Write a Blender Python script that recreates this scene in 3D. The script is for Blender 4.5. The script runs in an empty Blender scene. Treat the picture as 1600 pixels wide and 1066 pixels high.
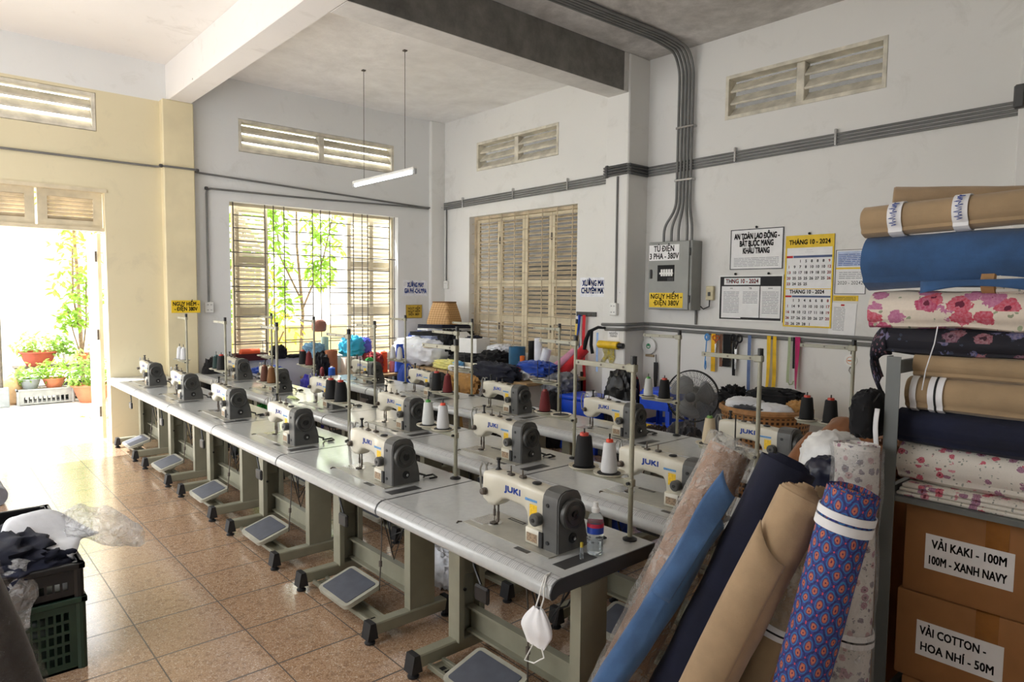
import bpy, bmesh, math, random
from mathutils import Vector, Matrix, noise
PI = math.pi
scene = bpy.context.scene
C = scene.collection

# ------------------------------------------------------------------ camera, sky, sun, exposure
cam_data = bpy.data.cameras.new('camera')
cam_data.sensor_width = 36.0
cam_data.lens = 36.0 * 1053.97 / 1600
cam_data.clip_start = 0.05
cam = bpy.data.objects.new('camera', cam_data)
C.objects.link(cam)
yaw, pitch, roll = 0.72611, -0.06952, 0.01033
fw = Vector((-math.sin(yaw) * math.cos(pitch), -math.cos(yaw) * math.cos(pitch), math.sin(pitch)))
rt = fw.cross(Vector((0, 0, 1))).normalized()
up = rt.cross(fw)
r2 = math.cos(roll) * rt + math.sin(roll) * up
u2 = -math.sin(roll) * rt + math.cos(roll) * up
cam.matrix_world = Matrix(((r2.x, u2.x, -fw.x, 5.28395), (r2.y, u2.y, -fw.y, 8.81997), (r2.z, u2.z, -fw.z, 1.76913), (0, 0, 0, 1)))
scene.camera = cam
scene.view_settings.view_transform = 'Standard'
scene.view_settings.look = 'None'
scene.view_settings.gamma = 1
scene.view_settings.use_curve_mapping = False
scene.view_settings.exposure = 0.08
scene.cycles.max_bounces = 10
scene.cycles.diffuse_bounces = 6
scene.cycles.glossy_bounces = 4
scene.cycles.transparent_max_bounces = 12
scene.cycles.use_denoising = True
scene.cycles.sample_clamp_indirect = 8

world = bpy.data.worlds.new('sky')
scene.world = world
world.use_nodes = True
wn = world.node_tree
bg = wn.nodes['Background']
bg.inputs[0].default_value = (0.97, 0.985, 1.0, 1)
bg.inputs[1].default_value = 5.0

sun_data = bpy.data.lights.new('sun', 'SUN')
sun_data.energy = 10
sun_data.angle = 0.01
sun_data.color = (1, 0.985, 0.97)
sun = bpy.data.objects.new('sun', sun_data)
C.objects.link(sun)
sun.rotation_euler = Vector((-0.36, 0.36, -1.0)).to_track_quat('-Z', 'Y').to_euler()


def portal(name, loc, rot, w, h):
    """marks an opening of the room so that the sky is sampled through it"""
    l = bpy.data.lights.new(name, 'AREA')
    l.shape = 'RECTANGLE'
    l.size, l.size_y = w, h
    l.cycles.is_portal = True
    o = bpy.data.objects.new(name, l)
    C.objects.link(o)
    o.location, o.rotation_euler = loc, rot


# ------------------------------------------------------------------ node helper
class S:
    """a value socket with arithmetic, so that patterns read as formulas"""
    def __init__(s, nt, sock): s.nt, s.k = nt, sock
    def op(s, o, b=None, c=None):
        n = s.nt.nodes.new('ShaderNodeMath'); n.operation = o
        for i, x in enumerate((s, b, c)):
            if x is None: continue
            if isinstance(x, S): s.nt.links.new(x.k, n.inputs[i])
            else: n.inputs[i].default_value = x
        return S(s.nt, n.outputs[0])
    def __add__(s, b): return s.op('ADD', b)
    def __sub__(s, b): return s.op('SUBTRACT', b)
    def __mul__(s, b): return s.op('MULTIPLY', b)
    def __truediv__(s, b): return s.op('DIVIDE', b)
    def fr(s): return s.op('FRACT')
    def ab(s): return s.op('ABSOLUTE')
    def lt(s, b): return s.op('LESS_THAN', b)
    def gt(s, b): return s.op('GREATER_THAN', b)
    def mx(s, b): return s.op('MAXIMUM', b)
    def mn(s, b): return s.op('MINIMUM', b)


def lin(c):
    return tuple(((x / 255) / 12.92 if x / 255 <= 0.04045 else ((x / 255 + 0.055) / 1.055) ** 2.4) for x in c[:3]) + (1,)


class MAT:
    def __init__(s, name, rough=0.6, metal=0.0, coat=0.0):
        s.m = bpy.data.materials.new(name); s.m.use_nodes = True
        s.nt = s.m.node_tree
        s.b = s.nt.nodes['Principled BSDF']
        s.b.inputs['Roughness'].default_value = rough
        s.b.inputs['Metallic'].default_value = metal
        s.b.inputs['Coat Weight'].default_value = coat
        s.tc = s.nt.nodes.new('ShaderNodeTexCoord')
    def xyz(s, which='Object'):
        n = s.nt.nodes.new('ShaderNodeSeparateXYZ')
        s.nt.links.new(s.tc.outputs[which], n.inputs[0])
        return [S(s.nt, o) for o in n.outputs]
    def comb(s, *v):
        n = s.nt.nodes.new('ShaderNodeCombineXYZ')
        for i, x in enumerate(v):
            if isinstance(x, S): s.nt.links.new(x.k, n.inputs[i])
            else: n.inputs[i].default_value = x
        return n.outputs[0]
    def noise(s, scale, detail=4, rough=0.55, which='Object', vec=None, dist=0.0):
        n = s.nt.nodes.new('ShaderNodeTexNoise')
        n.inputs['Scale'].default_value = scale
        n.inputs['Detail'].default_value = detail
        n.inputs['Roughness'].default_value = rough
        n.inputs['Distortion'].default_value = dist
        s.nt.links.new(vec if vec is not None else s.tc.outputs[which], n.inputs['Vector'])
        return S(s.nt, n.outputs[0])
    def voro(s, scale, which='Object', vec=None, feat='F1', rand=1.0):
        n = s.nt.nodes.new('ShaderNodeTexVoronoi')
        n.feature = feat
        n.inputs['Scale'].default_value = scale
        n.inputs['Randomness'].default_value = rand
        s.nt.links.new(vec if vec is not None else s.tc.outputs[which], n.inputs['Vector'])
        sep = s.nt.nodes.new('ShaderNodeSeparateColor')
        s.nt.links.new(n.outputs['Color'], sep.inputs[0])
        return S(s.nt, n.outputs['Distance']), [S(s.nt, o) for o in sep.outputs]
    def ramp(s, v, stops, const=False):
        n = s.nt.nodes.new('ShaderNodeValToRGB')
        e = n.color_ramp.elements
        if const: n.color_ramp.interpolation = 'CONSTANT'
        while len(e) < len(stops): e.new(0.5)
        for i, (p, c) in enumerate(stops):
            e[i].position = p; e[i].color = lin(c)
        s.nt.links.new(v.k, n.inputs[0])
        return n.outputs[0]
    def mix(s, f, a, b):
        n = s.nt.nodes.new('ShaderNodeMix'); n.data_type = 'RGBA'
        for i, x in ((0, f), (6, a), (7, b)):
            if isinstance(x, S): s.nt.links.new(x.k, n.inputs[i])
            elif isinstance(x, (int, float)): n.inputs[i].default_value = x
            elif isinstance(x, tuple): n.inputs[i].default_value = lin(x)
            else: s.nt.links.new(x, n.inputs[i])
        return n.outputs[2]
    def col(s, x):
        if isinstance(x, tuple): s.b.inputs['Base Color'].default_value = lin(x)
        else: s.nt.links.new(x, s.b.inputs['Base Color'])
        return s
    def bump(s, h, strength=0.3, dist=0.01):
        n = s.nt.nodes.new('ShaderNodeBump')
        n.inputs['Strength'].default_value = strength
        n.inputs['Distance'].default_value = dist
        s.nt.links.new(h.k, n.inputs['Height'])
        s.nt.links.new(n.outputs[0], s.b.inputs['Normal'])
        return s
    def set(s, k, v):
        if isinstance(v, S): s.nt.links.new(v.k, s.b.inputs[k])
        else: s.b.inputs[k].default_value = v
        return s


def plain(name, c, rough=0.55, metal=0.0, var=0.06, scale=14, coat=0.0, bump=0.0, bscale=60):
    m = MAT(name, rough, metal, coat)
    lo = tuple(max(0, x * (1 - var)) for x in c); hi = tuple(min(255, x * (1 + var)) for x in c)
    m.col(m.ramp(m.noise(scale), [(0.3, lo), (0.7, hi)]))
    if bump: m.bump(m.noise(bscale, 3), bump, 0.004)
    return m.m


def cloth_mat(name, c, var=0.12, rough=0.9, sheen=0.2, weave=900):
    m = MAT(name, rough)
    lo = tuple(x * (1 - var) for x in c); hi = tuple(min(255, x * (1 + var)) for x in c)
    f = m.noise(7, 5) * 0.7 + m.noise(weave, 2) * 0.3
    m.col(m.ramp(f, [(0.35, lo), (0.65, hi)]))
    m.set('Sheen Weight', sheen)
    m.bump(m.noise(24, 4) + m.noise(weave * 0.6, 2) * 0.25, 0.35, 0.006)
    return m.m


def emit(name, c, strength):
    m = MAT(name)
    m.col(c); m.set('Emission Color', lin(c)); m.set('Emission Strength', strength)
    return m.m


def clear_film(name, tint=(245, 245, 240), alpha=0.22, rough=0.12, white=0.0):
    """thin plastic film: mostly see-through with bright crinkled highlights"""
    m = MAT(name, rough)
    nt = m.nt
    m.col(tint)
    m.set('Specular IOR Level', 1.0)
    tr = nt.nodes.new('ShaderNodeBsdfTransparent')
    mx = nt.nodes.new('ShaderNodeMixShader')
    f = (m.noise(14, 4, dist=1.2) - 0.45) * 2.2
    f = f.mx(0.0).mn(1.0) * alpha + (alpha * 0.6 + white)
    m.bump(m.noise(13, 3, dist=2.5), 1.0, 0.05)
    nt.links.new(f.k, mx.inputs[0])
    nt.links.new(tr.outputs[0], mx.inputs[1])
    nt.links.new(m.b.outputs[0], mx.inputs[2])
    nt.links.new(mx.outputs[0], nt.nodes['Material Output'].inputs[0])
    return m.m


# ------------------------------------------------------------------ mesh builder
class MB:
    def __init__(s, M=None): s.v = []; s.f = []; s.uv = {}; s.M = M or Matrix.Identity(4)
    def add(s, vs, fs, uvs=None):
        n = len(s.v)
        s.v += [s.M @ Vector(p) for p in vs]
        s.f += [tuple(i + n for i in f) for f in fs]
        if uvs:
            for i, u in enumerate(uvs): s.uv[n + i] = u
        return s
    def box(s, x0, y0, z0, x1, y1, z1, bev=0.0, seg=1):
        return s.obox(((x0 + x1) / 2, (y0 + y1) / 2, (z0 + z1) / 2), (abs(x1 - x0), abs(y1 - y0), abs(z1 - z0)), None, bev, seg)
    def obox(s, c, size, R=None, bev=0.0, seg=1):
        bm = bmesh.new()
        bmesh.ops.create_cube(bm, size=1)
        bmesh.ops.scale(bm, vec=size, verts=bm.verts)
        if bev:
            bmesh.ops.bevel(bm, geom=bm.edges[:], offset=min(bev, min(size) * 0.49), segments=seg, profile=0.5, affect='EDGES')
        T = Matrix.Translation(c) @ (R.to_4x4() if R else Matrix.Identity(4))
        bm.verts.index_update()
        s.add([T @ v.co for v in bm.verts], [[v.index for v in f.verts] for f in bm.faces])
        bm.free()
        return s
    def tube(s, pts, r, n=8, caps=True, closed=False):
        pts = [Vector(p) for p in pts]
        k = len(pts)
        rs = r if isinstance(r, (list, tuple)) else [r] * k
        vs, fs = [], []
        ref = None
        for i, p in enumerate(pts):
            if closed: t = pts[(i + 1) % k] - pts[i - 1]
            else: t = pts[min(i + 1, k - 1)] - pts[max(i - 1, 0)]
            t.normalize()
            if ref is None:
                ref = Vector((0, 0, 1)) if abs(t.z) < 0.9 else Vector((1, 0, 0))
            a = (ref - t * ref.dot(t)).normalized()
            ref = a
            b = t.cross(a)
            for j in range(n):
                q = 2 * PI * j / n
                vs.append(p + rs[i] * (math.cos(q) * a + math.sin(q) * b))
        m = k if closed else k - 1
        for i in range(m):
            for j in range(n):
                i2 = (i + 1) % k
                fs.append((i * n + j, i * n + (j + 1) % n, i2 * n + (j + 1) % n, i2 * n + j))
        if caps and not closed:
            fs.append(tuple(range(n - 1, -1, -1)))
            fs.append(tuple((k - 1) * n + j for j in range(n)))
        return s.add(vs, fs)
    def cyl(s, p0, p1, r0, r1=None, n=16):
        return s.tube([p0, p1], [r0, r0 if r1 is None else r1], n)
    def lathe(s, prof, n=24, o=(0, 0, 0), axis='z', uvr=None, wob=None, cap=True):
        """prof: (radius, height) list; axis z, x or y; uvr adds uv in metres"""
        vs, fs, uvs = [], [], []
        nn = n + 1 if uvr else n
        acc = 0
        for i, (r, h) in enumerate(prof):
            if i: acc += math.hypot(r - prof[i - 1][0], h - prof[i - 1][1])
            for j in range(nn):
                q = 2 * PI * j / n
                rr = r + (wob(q, h, r) if wob else 0)
                x, y = rr * math.cos(q), rr * math.sin(q)
                p = {'z': (x, y, h), 'y': (y, h, x), 'x': (h, x, y)}[axis]
                vs.append((p[0] + o[0], p[1] + o[1], p[2] + o[2]))
                uvs.append((q * (uvr or 1), acc))
        for i in range(len(prof) - 1):
            for j in range(n):
                j2 = j + 1 if uvr else (j + 1) % n
                fs.append((i * nn + j, i * nn + j2, (i + 1) * nn + j2, (i + 1) * nn + j))
        if cap:
            if prof[0][0] > 1e-6: fs.append(tuple(range(n - 1, -1, -1)))
            if prof[-1][0] > 1e-6: fs.append(tuple((len(prof) - 1) * nn + j for j in range(n)))
        return s.add(vs, fs, uvs if uvr else None)
    def prism(s, poly, a, b, axis='y', hole=None):
        """poly in the plane across the axis: y -> (x,z), x -> (y,z), z -> (x,y)"""
        def P(u, v, t): return {'y': (u, t, v), 'x': (t, u, v), 'z': (u, v, t)}[axis]
        n = len(poly)
        vs = [P(u, v, a) for u, v in poly] + [P(u, v, b) for u, v in poly]
        fs = [(i, (i + 1) % n, n + (i + 1) % n, n + i) for i in range(n)]
        fs += [tuple(range(n - 1, -1, -1)), tuple(range(n, 2 * n))]
        return s.add(vs, fs)
    def grid(s, fn, nu, nv, cu=False, uv=False):
        vs = [fn(i / (nu if cu else nu - 1), j / (nv - 1)) for j in range(nv) for i in range(nu)]
        fs = []
        for j in range(nv - 1):
            for i in range(nu if cu else nu - 1):
                i2 = (i + 1) % nu
                fs.append((j * nu + i, j * nu + i2, (j + 1) * nu + i2, (j + 1) * nu + i))
        return s.add(vs, fs, [(i / nu, j / nv) for j in range(nv) for i in range(nu)] if uv else None)
    def loft(s, secs, cap=True):
        n = len(secs[0])
        vs = [p for sec in secs for p in sec]
        fs = []
        for i in range(len(secs) - 1):
            for j in range(n):
                fs.append((i * n + j, i * n + (j + 1) % n, (i + 1) * n + (j + 1) % n, (i + 1) * n + j))
        if cap:
            fs.append(tuple(range(n - 1, -1, -1)))
            fs.append(tuple((len(secs) - 1) * n + j for j in range(n)))
        return s.add(vs, fs)
    def build(s, name, mat, parent=None, loc=None, rot=None, angle=35, fix=True, solid=0.0, sub=0):
        me = bpy.data.meshes.new(name)
        me.from_pydata([tuple(v) for v in s.v], [], s.f)
        if s.uv:
            l = me.uv_layers.new(name='UVMap')
            for lp in me.loops:
                l.data[lp.index].uv = s.uv.get(lp.vertex_index, (0, 0))
        if fix:
            bm = bmesh.new(); bm.from_mesh(me)
            bmesh.ops.recalc_face_normals(bm, faces=bm.faces)
            bm.to_mesh(me); bm.free()
        me.polygons.foreach_set('use_smooth', [True] * len(me.polygons))
        me.set_sharp_from_angle(angle=math.radians(angle))
        me.materials.append(mat)
        o = bpy.data.objects.new(name, me)
        C.objects.link(o)
        if parent: o.parent = parent
        if loc: o.location = loc
        if rot: o.rotation_euler = rot
        if solid:
            m = o.modifiers.new('thickness', 'SOLIDIFY'); m.thickness = solid; m.offset = 0
        if sub:
            m = o.modifiers.new('smooth', 'SUBSURF'); m.levels = sub; m.render_levels = sub
        return o


def tag(o, label=None, cat=None, group=None, kind=None):
    if label: o['label'] = label
    if cat: o['category'] = cat
    if group: o['group'] = group
    if kind: o['kind'] = kind
    return o


def thing(name, label, cat, loc=(0, 0, 0), rz=0.0, group=None, M=None):
    o = bpy.data.objects.new(name, None)
    o.empty_display_size = 0.05
    C.objects.link(o)
    if M is not None: o.matrix_basis = M
    else: o.location = loc; o.rotation_euler = (0, 0, rz)
    return tag(o, label, cat, group)


def struct(name, mb, mat, angle=35):
    return tag(mb.build(name, mat, angle=angle), kind='structure')


def copy_tree(o, parent=None):
    c = o.copy()
    C.objects.link(c)
    if parent: c.parent = parent
    for ch in o.children: copy_tree(ch, c)
    return c


def put(o, label, loc, rz=0.0, group=None):
    o['label'] = label
    o.location = loc; o.rotation_euler = (0, 0, rz)
    if group: o['group'] = group
    return o


# frames of the two walls in view: x to the right, y up, z out of the wall
def on_right(y, z, out=0.0, x0=-1.05): return Matrix(((0, 0, 1, x0 + out), (1, 0, 0, y), (0, 1, 0, z), (0, 0, 0, 1)))
def on_back(x, z, out=0.0, y0=0.0): return Matrix(((-1, 0, 0, x), (0, 0, 1, y0 + out), (0, 1, 0, z), (0, 0, 0, 1)))


def text(name, body, size, mat, parent, loc=(0, 0, 0), bold=0.0, align='CENTER', fit=None, wide=1.0, M=None):
    """flat lettering; bold thickens the strokes by overlaying shifted copies; fit is the wanted width"""
    cu = bpy.data.curves.new(name, 'FONT')
    cu.body = body.replace('Đ', 'Ð'); cu.size = size; cu.align_x = align; cu.align_y = 'CENTER'
    cu.resolution_u = 2; cu.space_line = 0.92
    t = bpy.data.objects.new(name, cu)
    C.objects.link(t)
    src = bpy.data.meshes.new_from_object(t.evaluated_get(bpy.context.evaluated_depsgraph_get()))
    bpy.data.objects.remove(t)
    vs = [v.co.copy() for v in src.vertices]; fs = [tuple(p.vertices) for p in src.polygons]
    if fit and vs:
        wide = fit / max(1e-6, max(v.x for v in vs) - min(v.x for v in vs))
    mb = MB()
    k = size * bold
    for dx, dy in (((0, 0),) if not bold else ((-k, -k), (k, -k), (-k, k), (k, k))):
        mb.add([(v.x * wide + dx, v.y + dy, 0) for v in vs], fs)
    o = mb.build(name, mat, parent, fix=False)
    if M is not None: o.matrix_basis = M
    else: o.location = loc
    return o


def holed(u0, u1, z0, z1, holes, put3, t):
    """a wall slab of thickness t with rectangular holes, as one welded mesh"""
    us = sorted({u0, u1, *[h[0] for h in holes], *[h[1] for h in holes]})
    zs = sorted({z0, z1, *[h[2] for h in holes], *[h[3] for h in holes]})
    def solid(i, j):
        if not (0 <= i < len(us) - 1 and 0 <= j < len(zs) - 1): return False
        cu, cz = (us[i] + us[i + 1]) / 2, (zs[j] + zs[j + 1]) / 2
        return not any(h[0] < cu < h[1] and h[2] < cz < h[3] for h in holes)
    mb = MB(); idx = {}
    def V(i, j, k):
        if (i, j, k) not in idx:
            idx[(i, j, k)] = len(mb.v)
            mb.v.append(Vector(put3(us[i], zs[j], k * t)))
        return idx[(i, j, k)]
    for i in range(len(us) - 1):
        for j in range(len(zs) - 1):
            if not solid(i, j): continue
            for k in (0, 1): mb.f.append((V(i, j, k), V(i + 1, j, k), V(i + 1, j + 1, k), V(i, j + 1, k)))
            if not solid(i - 1, j): mb.f.append((V(i, j, 0), V(i, j + 1, 0), V(i, j + 1, 1), V(i, j, 1)))
            if not solid(i + 1, j): mb.f.append((V(i + 1, j, 0), V(i + 1, j + 1, 0), V(i + 1, j + 1, 1), V(i + 1, j, 1)))
            if not solid(i, j - 1): mb.f.append((V(i, j, 0), V(i + 1, j, 0), V(i + 1, j, 1), V(i, j, 1)))
            if not solid(i, j + 1): mb.f.append((V(i, j + 1, 0), V(i + 1, j + 1, 0), V(i + 1, j + 1, 1), V(i, j + 1, 1)))
    return mb


def rrect(w, h, r, n=4, cx=0, cy=0):
    """rounded rectangle outline"""
    out = []
    for qx, qy, a in ((1, 1, 0), (-1, 1, 90), (-1, -1, 180), (1, -1, 270)):
        for i in range(n + 1):
            q = math.radians(a + 90 * i / n)
            out.append((cx + qx * (w / 2 - r) + r * math.cos(q), cy + qy * (h / 2 - r) + r * math.sin(q)))
    return out


def flap(p0, p1, r, v0, v1, lift, corner=0.0, span=1.9, wave=0.01):
    """a loose cloth edge lying on a leaning roll and lifting off along its left side"""
    p0, p1 = Vector(p0), Vector(p1)
    z = (p1 - p0).normalized(); L = (p1 - p0).length
    t = Vector((0.92, 0.38, 0)); t = (t - z * t.dot(z)).normalized()
    s = Vector((0.66, -0.75, 0)); s = (s - z * s.dot(z) - t * s.dot(t)).normalized()
    def fn(u, v):
        q = -0.5 + span * u
        h = v0 + (v1 - v0) * v + corner * u * u * v
        rr = r + 0.006 + lift * u * u * (0.3 + 0.7 * v) + wave * math.sin(v * 7 + u * 3) * u
        return p0 + z * (h * L) + t * math.cos(q) * rr + s * math.sin(q) * rr
    return MB().grid(fn, 14, 22)


def blob(w, d, h, seed, amp=0.18, n=44, m=28, sq=0.7, flat=True, freq=2.2):
    """a crumpled heap of cloth: squarish dome with ridged folds"""
    mb = MB()
    off = Vector((seed * 3.1, seed * 1.7, seed * 2.3))
    def sp(x): return math.copysign(abs(x) ** sq, x)
    def fn(u, v):
        a, b = 2 * PI * u, PI * (v - 0.5)
        p = Vector((sp(math.cos(b)) * sp(math.cos(a)), sp(math.cos(b)) * sp(math.sin(a)), sp(math.sin(b))))
        q = p * freq + off
        r = 1 - abs(noise.noise(q * 1.3)) * 1.3 * amp * 2 + noise.noise(q * 2.7) * amp * 0.8 + noise.noise(q * 6) * amp * 0.3
        z = p.z * r
        if flat: z = max(z, -0.8)
        return (p.x * r * w / 2, p.y * r * d / 2, (z + 0.8) * h / 1.8)
    mb.grid(fn, n, m, cu=True)
    return mb

# ------------------------------------------------------------------ materials
def wall_mat(name, base, cream=False, stain=0.5):
    m = MAT(name, 0.85)
    big = m.noise(0.9, 5, 0.6); fine = m.noise(9, 5, 0.65)
    dirt = m.noise(2.6, 8, 0.7, dist=0.6)
    a = tuple(x * 0.955 for x in base)
    c = m.mix(big, a, base)
    if cream:
        x, y, z = m.xyz()
        f = x.gt(2.66) * z.lt(3.985 + 0.0)
        cr = m.mix(big, (214, 203, 168), (225, 215, 184))
        c = m.mix(f, c, cr)
    grime = ((dirt - 0.56) * 5).mx(0).mn(1) * 0.22 * stain * 2
    c = m.mix(grime, c, (150, 145, 130))
    sx, cc = m.voro(3.3)
    spot = sx.lt(0.035) * cc[0].gt(0.72)
    c = m.mix(spot, c, (120, 112, 98))
    m.col(c)
    m.bump(fine + m.noise(60, 3) * 0.3, 0.25, 0.006)
    return m.m


def concrete(name, lo, hi, streak=0.5):
    m = MAT(name, 0.9)
    a = m.noise(0.75, 9, 0.68, dist=0.9); b = m.noise(4.5, 8, 0.7)
    f = a * 0.65 + b * 0.35
    m.col(m.ramp(f, [(0.36, lo), (0.5, tuple((x + y) / 2 for x, y in zip(lo, hi))), (0.66, hi)]))
    m.bump(m.noise(14, 8, 0.7), 0.4, 0.01)
    return m.m


def floor_mat():
    m = MAT('terrazzo_tile', 0.22)
    x, y, z = m.xyz()
    T = 0.4275
    u = ((x - 4.474) / T); v = ((y - 4.489) / T)
    du = (u.fr() - 0.5).ab(); dv = (v.fr() - 0.5).ab()
    grout = du.gt(0.4925).mx(dv.gt(0.488))
    d, cc = m.voro(230)
    d2, c2 = m.voro(55)
    chips = m.ramp(cc[0], [(0.0, (156, 122, 94)), (0.3, (184, 150, 120)), (0.6, (200, 168, 138)), (0.85, (168, 132, 104)), (0.95, (222, 202, 180))])
    chips = m.mix(c2[1].gt(0.86) * 0.35, chips, (116, 86, 66))
    tileid = u.op('FLOOR') * 12.9 + v.op('FLOOR') * 78.2
    shade = (tileid.op('SINE') * 4375.5).fr() * 0.14
    c = m.mix(shade, chips, (116, 86, 66))
    st = ((m.noise(1.3, 6, 0.7) - 0.5) * 3).mx(0).mn(1) * 0.16
    c = m.mix(st, c, (176, 156, 138))
    c = m.mix(grout, c, (86, 74, 64))
    m.col(c)
    m.set('Roughness', m.noise(2.2, 5) * 0.14 + grout * 0.5 + 0.12)
    m.bump(grout * -1.0 + m.noise(1.1, 2) * 0.4, 0.25, 0.004)
    m.set('Specular IOR Level', 0.7); m.set('Coat Weight', 0.7); m.set('Coat Roughness', 0.16)
    return m.m


M_wall = wall_mat('white_plaster', (232, 231, 227))
M_wallback = wall_mat('painted_plaster', (230, 231, 230), cream=True)
M_ceilw = wall_mat('white_ceiling_paint', (236, 233, 230), stain=0.8)
M_ceilm = concrete('mottled_pale_ceiling', (222, 220, 217), (248, 247, 245))
M_conc = concrete('stained_grey_concrete', (158, 155, 151), (240, 237, 233))
def beam_mat():
    m = MAT('raw_beam_concrete', 0.9)
    a = m.noise(0.9, 9, 0.68, dist=0.9); b = m.noise(5, 8, 0.7)
    f = a * 0.6 + b * 0.4
    x, y, z = m.xyz()
    raw = m.ramp(f, [(0.36, (92, 90, 86)), (0.66, (150, 147, 141))])
    pale = m.ramp(f, [(0.3, (186, 184, 180)), (0.6, (226, 224, 220))])
    m.col(m.mix(z.lt(4.003).mx(x.lt(-0.62)), raw, pale)); m.bump(b, 0.4, 0.01)
    return m.m
M_beam = beam_mat()
M_pill = plain('cream_pillar_paint', (222, 210, 174), 0.8, var=0.04, scale=2)
M_frame = plain('aged_cream_wood_paint', (212, 200, 172), 0.55, var=0.07, scale=5)
M_pale = plain('pale_cream_shutter_paint', (238, 230, 210), 0.55, var=0.04, scale=6)
M_louver = plain('weathered_shutter_paint', (196, 180, 152), 0.6, var=0.12, scale=6)
M_vent = plain('vent_concrete_paint', (208, 202, 186), 0.75, var=0.12, scale=6)
M_pipe = plain('grey_conduit_plastic', (112, 112, 110), 0.45, var=0.08, scale=5)
M_pipe2 = plain('dark_conduit_joint', (70, 70, 70), 0.45)
M_iron = plain('rusty_grille_iron', (92, 84, 76), 0.6, 0.3, var=0.2, scale=20)
M_black = plain('black_plastic', (26, 26, 27), 0.42, var=0.1)
M_rubber = plain('black_rubber', (34, 34, 36), 0.65, var=0.1)
M_dark = plain('dark_grey_plastic', (62, 62, 62), 0.45)
M_white = plain('white_plastic', (232, 232, 228), 0.4, var=0.02)
M_steel = plain('polished_steel', (190, 190, 190), 0.22, 1.0, var=0.03)
M_paper = plain('white_paper', (238, 238, 238), 0.75, var=0.015)
M_ink = plain('black_ink', (22, 22, 24), 0.8, var=0.0)
M_red = plain('red_ink', (190, 40, 44), 0.8, var=0.0)
M_blueink = plain('blue_ink', (34, 66, 150), 0.8, var=0.0)
M_grayink = plain('faint_print', (150, 150, 156), 0.8, var=0.0)
M_yel = plain('yellow_paper', (232, 196, 40), 0.6, var=0.04)
M_blue = plain('blue_plastic', (24, 74, 208), 0.35, var=0.05)
M_navy = cloth_mat('navy_cloth', (20, 23, 40), sheen=0.06)
M_blk = cloth_mat('black_cloth', (15, 15, 18), sheen=0.04)
M_wht = cloth_mat('white_cloth', (226, 228, 234), 0.06)
M_gry = cloth_mat('grey_cloth', (120, 122, 130))
M_bluecl = cloth_mat('royal_blue_cloth', (34, 72, 168))
M_redcl = cloth_mat('red_cloth', (196, 36, 46))
M_tan = cloth_mat('tan_cloth', (176, 132, 74))

# ------------------------------------------------------------------ the room
H = 4.42
fl = MB().box(-1.25, -0.2, -0.12, 6.8, 12.2, 0)
struct('floor', fl, floor_mat())

vents_back = [(-0.153, 2.12, 3.54, 3.95), (3.68, 5.95, 3.53, 3.95)]
win_back = (-0.226, 2.25, 0.87, 2.905)
door_hole = (3.62, 6.15, 0.0, 2.87)
struct('wall_back', holed(-1.25, 6.8, 0, H, vents_back + [win_back, door_hole], lambda u, z, t: (u, -t, z), 0.2), M_wallback)
vents_right = [(0.86, 2.555, 3.577, 3.995), (4.957, 6.50, 3.575, 4.017)]
win_right = (0.69, 2.91, 0.95, 2.92)
struct('wall_right', holed(-0.0, 12.2, 0, H, vents_right + [win_right], lambda u, z, t: (-1.05 - t, u, z), 0.2), M_wall)
left_holes = [(0.9, 3.3, 0, 2.95), (4.3, 6.7, 0.9, 2.95), (0.8, 3.2, 3.5, 3.98), (4.3, 6.7, 3.5, 3.98)]
struct('wall_left', holed(0.0, 12.2, 0, H, left_holes, lambda u, z, t: (6.6 + t, u, z), 0.2), M_wall)
front_holes = [(4.6, 5.6, 1.4, 2.6)]
struct('wall_front', holed(-1.25, 6.8, 0, H, front_holes, lambda u, z, t: (u, 12.0 + t, z), 0.2), M_wall)
struct('ceiling', MB().box(2.83, -0.2, H, 6.8, 12.2, H + 0.2), M_ceilw)
struct('ceiling', MB().box(-1.25, -0.2, H, 2.83, 3.85, H + 0.2), M_ceilm)
struct('ceiling', MB().box(-1.25, 3.85, H, 2.83, 12.2, H + 0.2), M_conc)
struct('beam', MB().box(2.70, 0, 4.0, 2.96, 12, H, 0.008), M_ceilw)
struct('beam', MB().box(-1.05, 3.68, 4.0, 2.70, 3.97, H, 0.004), M_beam)
struct('pillar_back', MB().box(2.685, -0.01, 0, 3.03, 0.11, 4.0, 0.01), M_pill)
struct('pillar_right', MB().box(-1.06, 3.66, 0, -0.70, 3.99, H, 0.012), M_wall)
struct('pillar_right', MB().box(-1.06, 7.52, 0, -0.70, 7.9, H, 0.012), M_wall)
struct('pillar_corner', MB().box(-1.06, -0.01, 0, -0.79, 0.06, H, 0.012), M_wall)

portal('door_daylight', (4.9, -0.1, 1.4), (PI / 2, 0, 0), 2.5, 2.8)
portal('window_daylight', (1.0, -0.1, 1.9), (PI / 2, 0, 0), 2.45, 2.0)
portal('side_door_daylight', (6.7, 2.1, 1.475), (0, PI / 2, 0), 2.95, 2.4)
portal('side_window_daylight', (6.7, 5.5, 1.925), (0, PI / 2, 0), 2.05, 2.4)
portal('front_window_daylight', (5.1, 12.1, 2.0), (-PI / 2, 0, 0), 1.0, 1.2)

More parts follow.
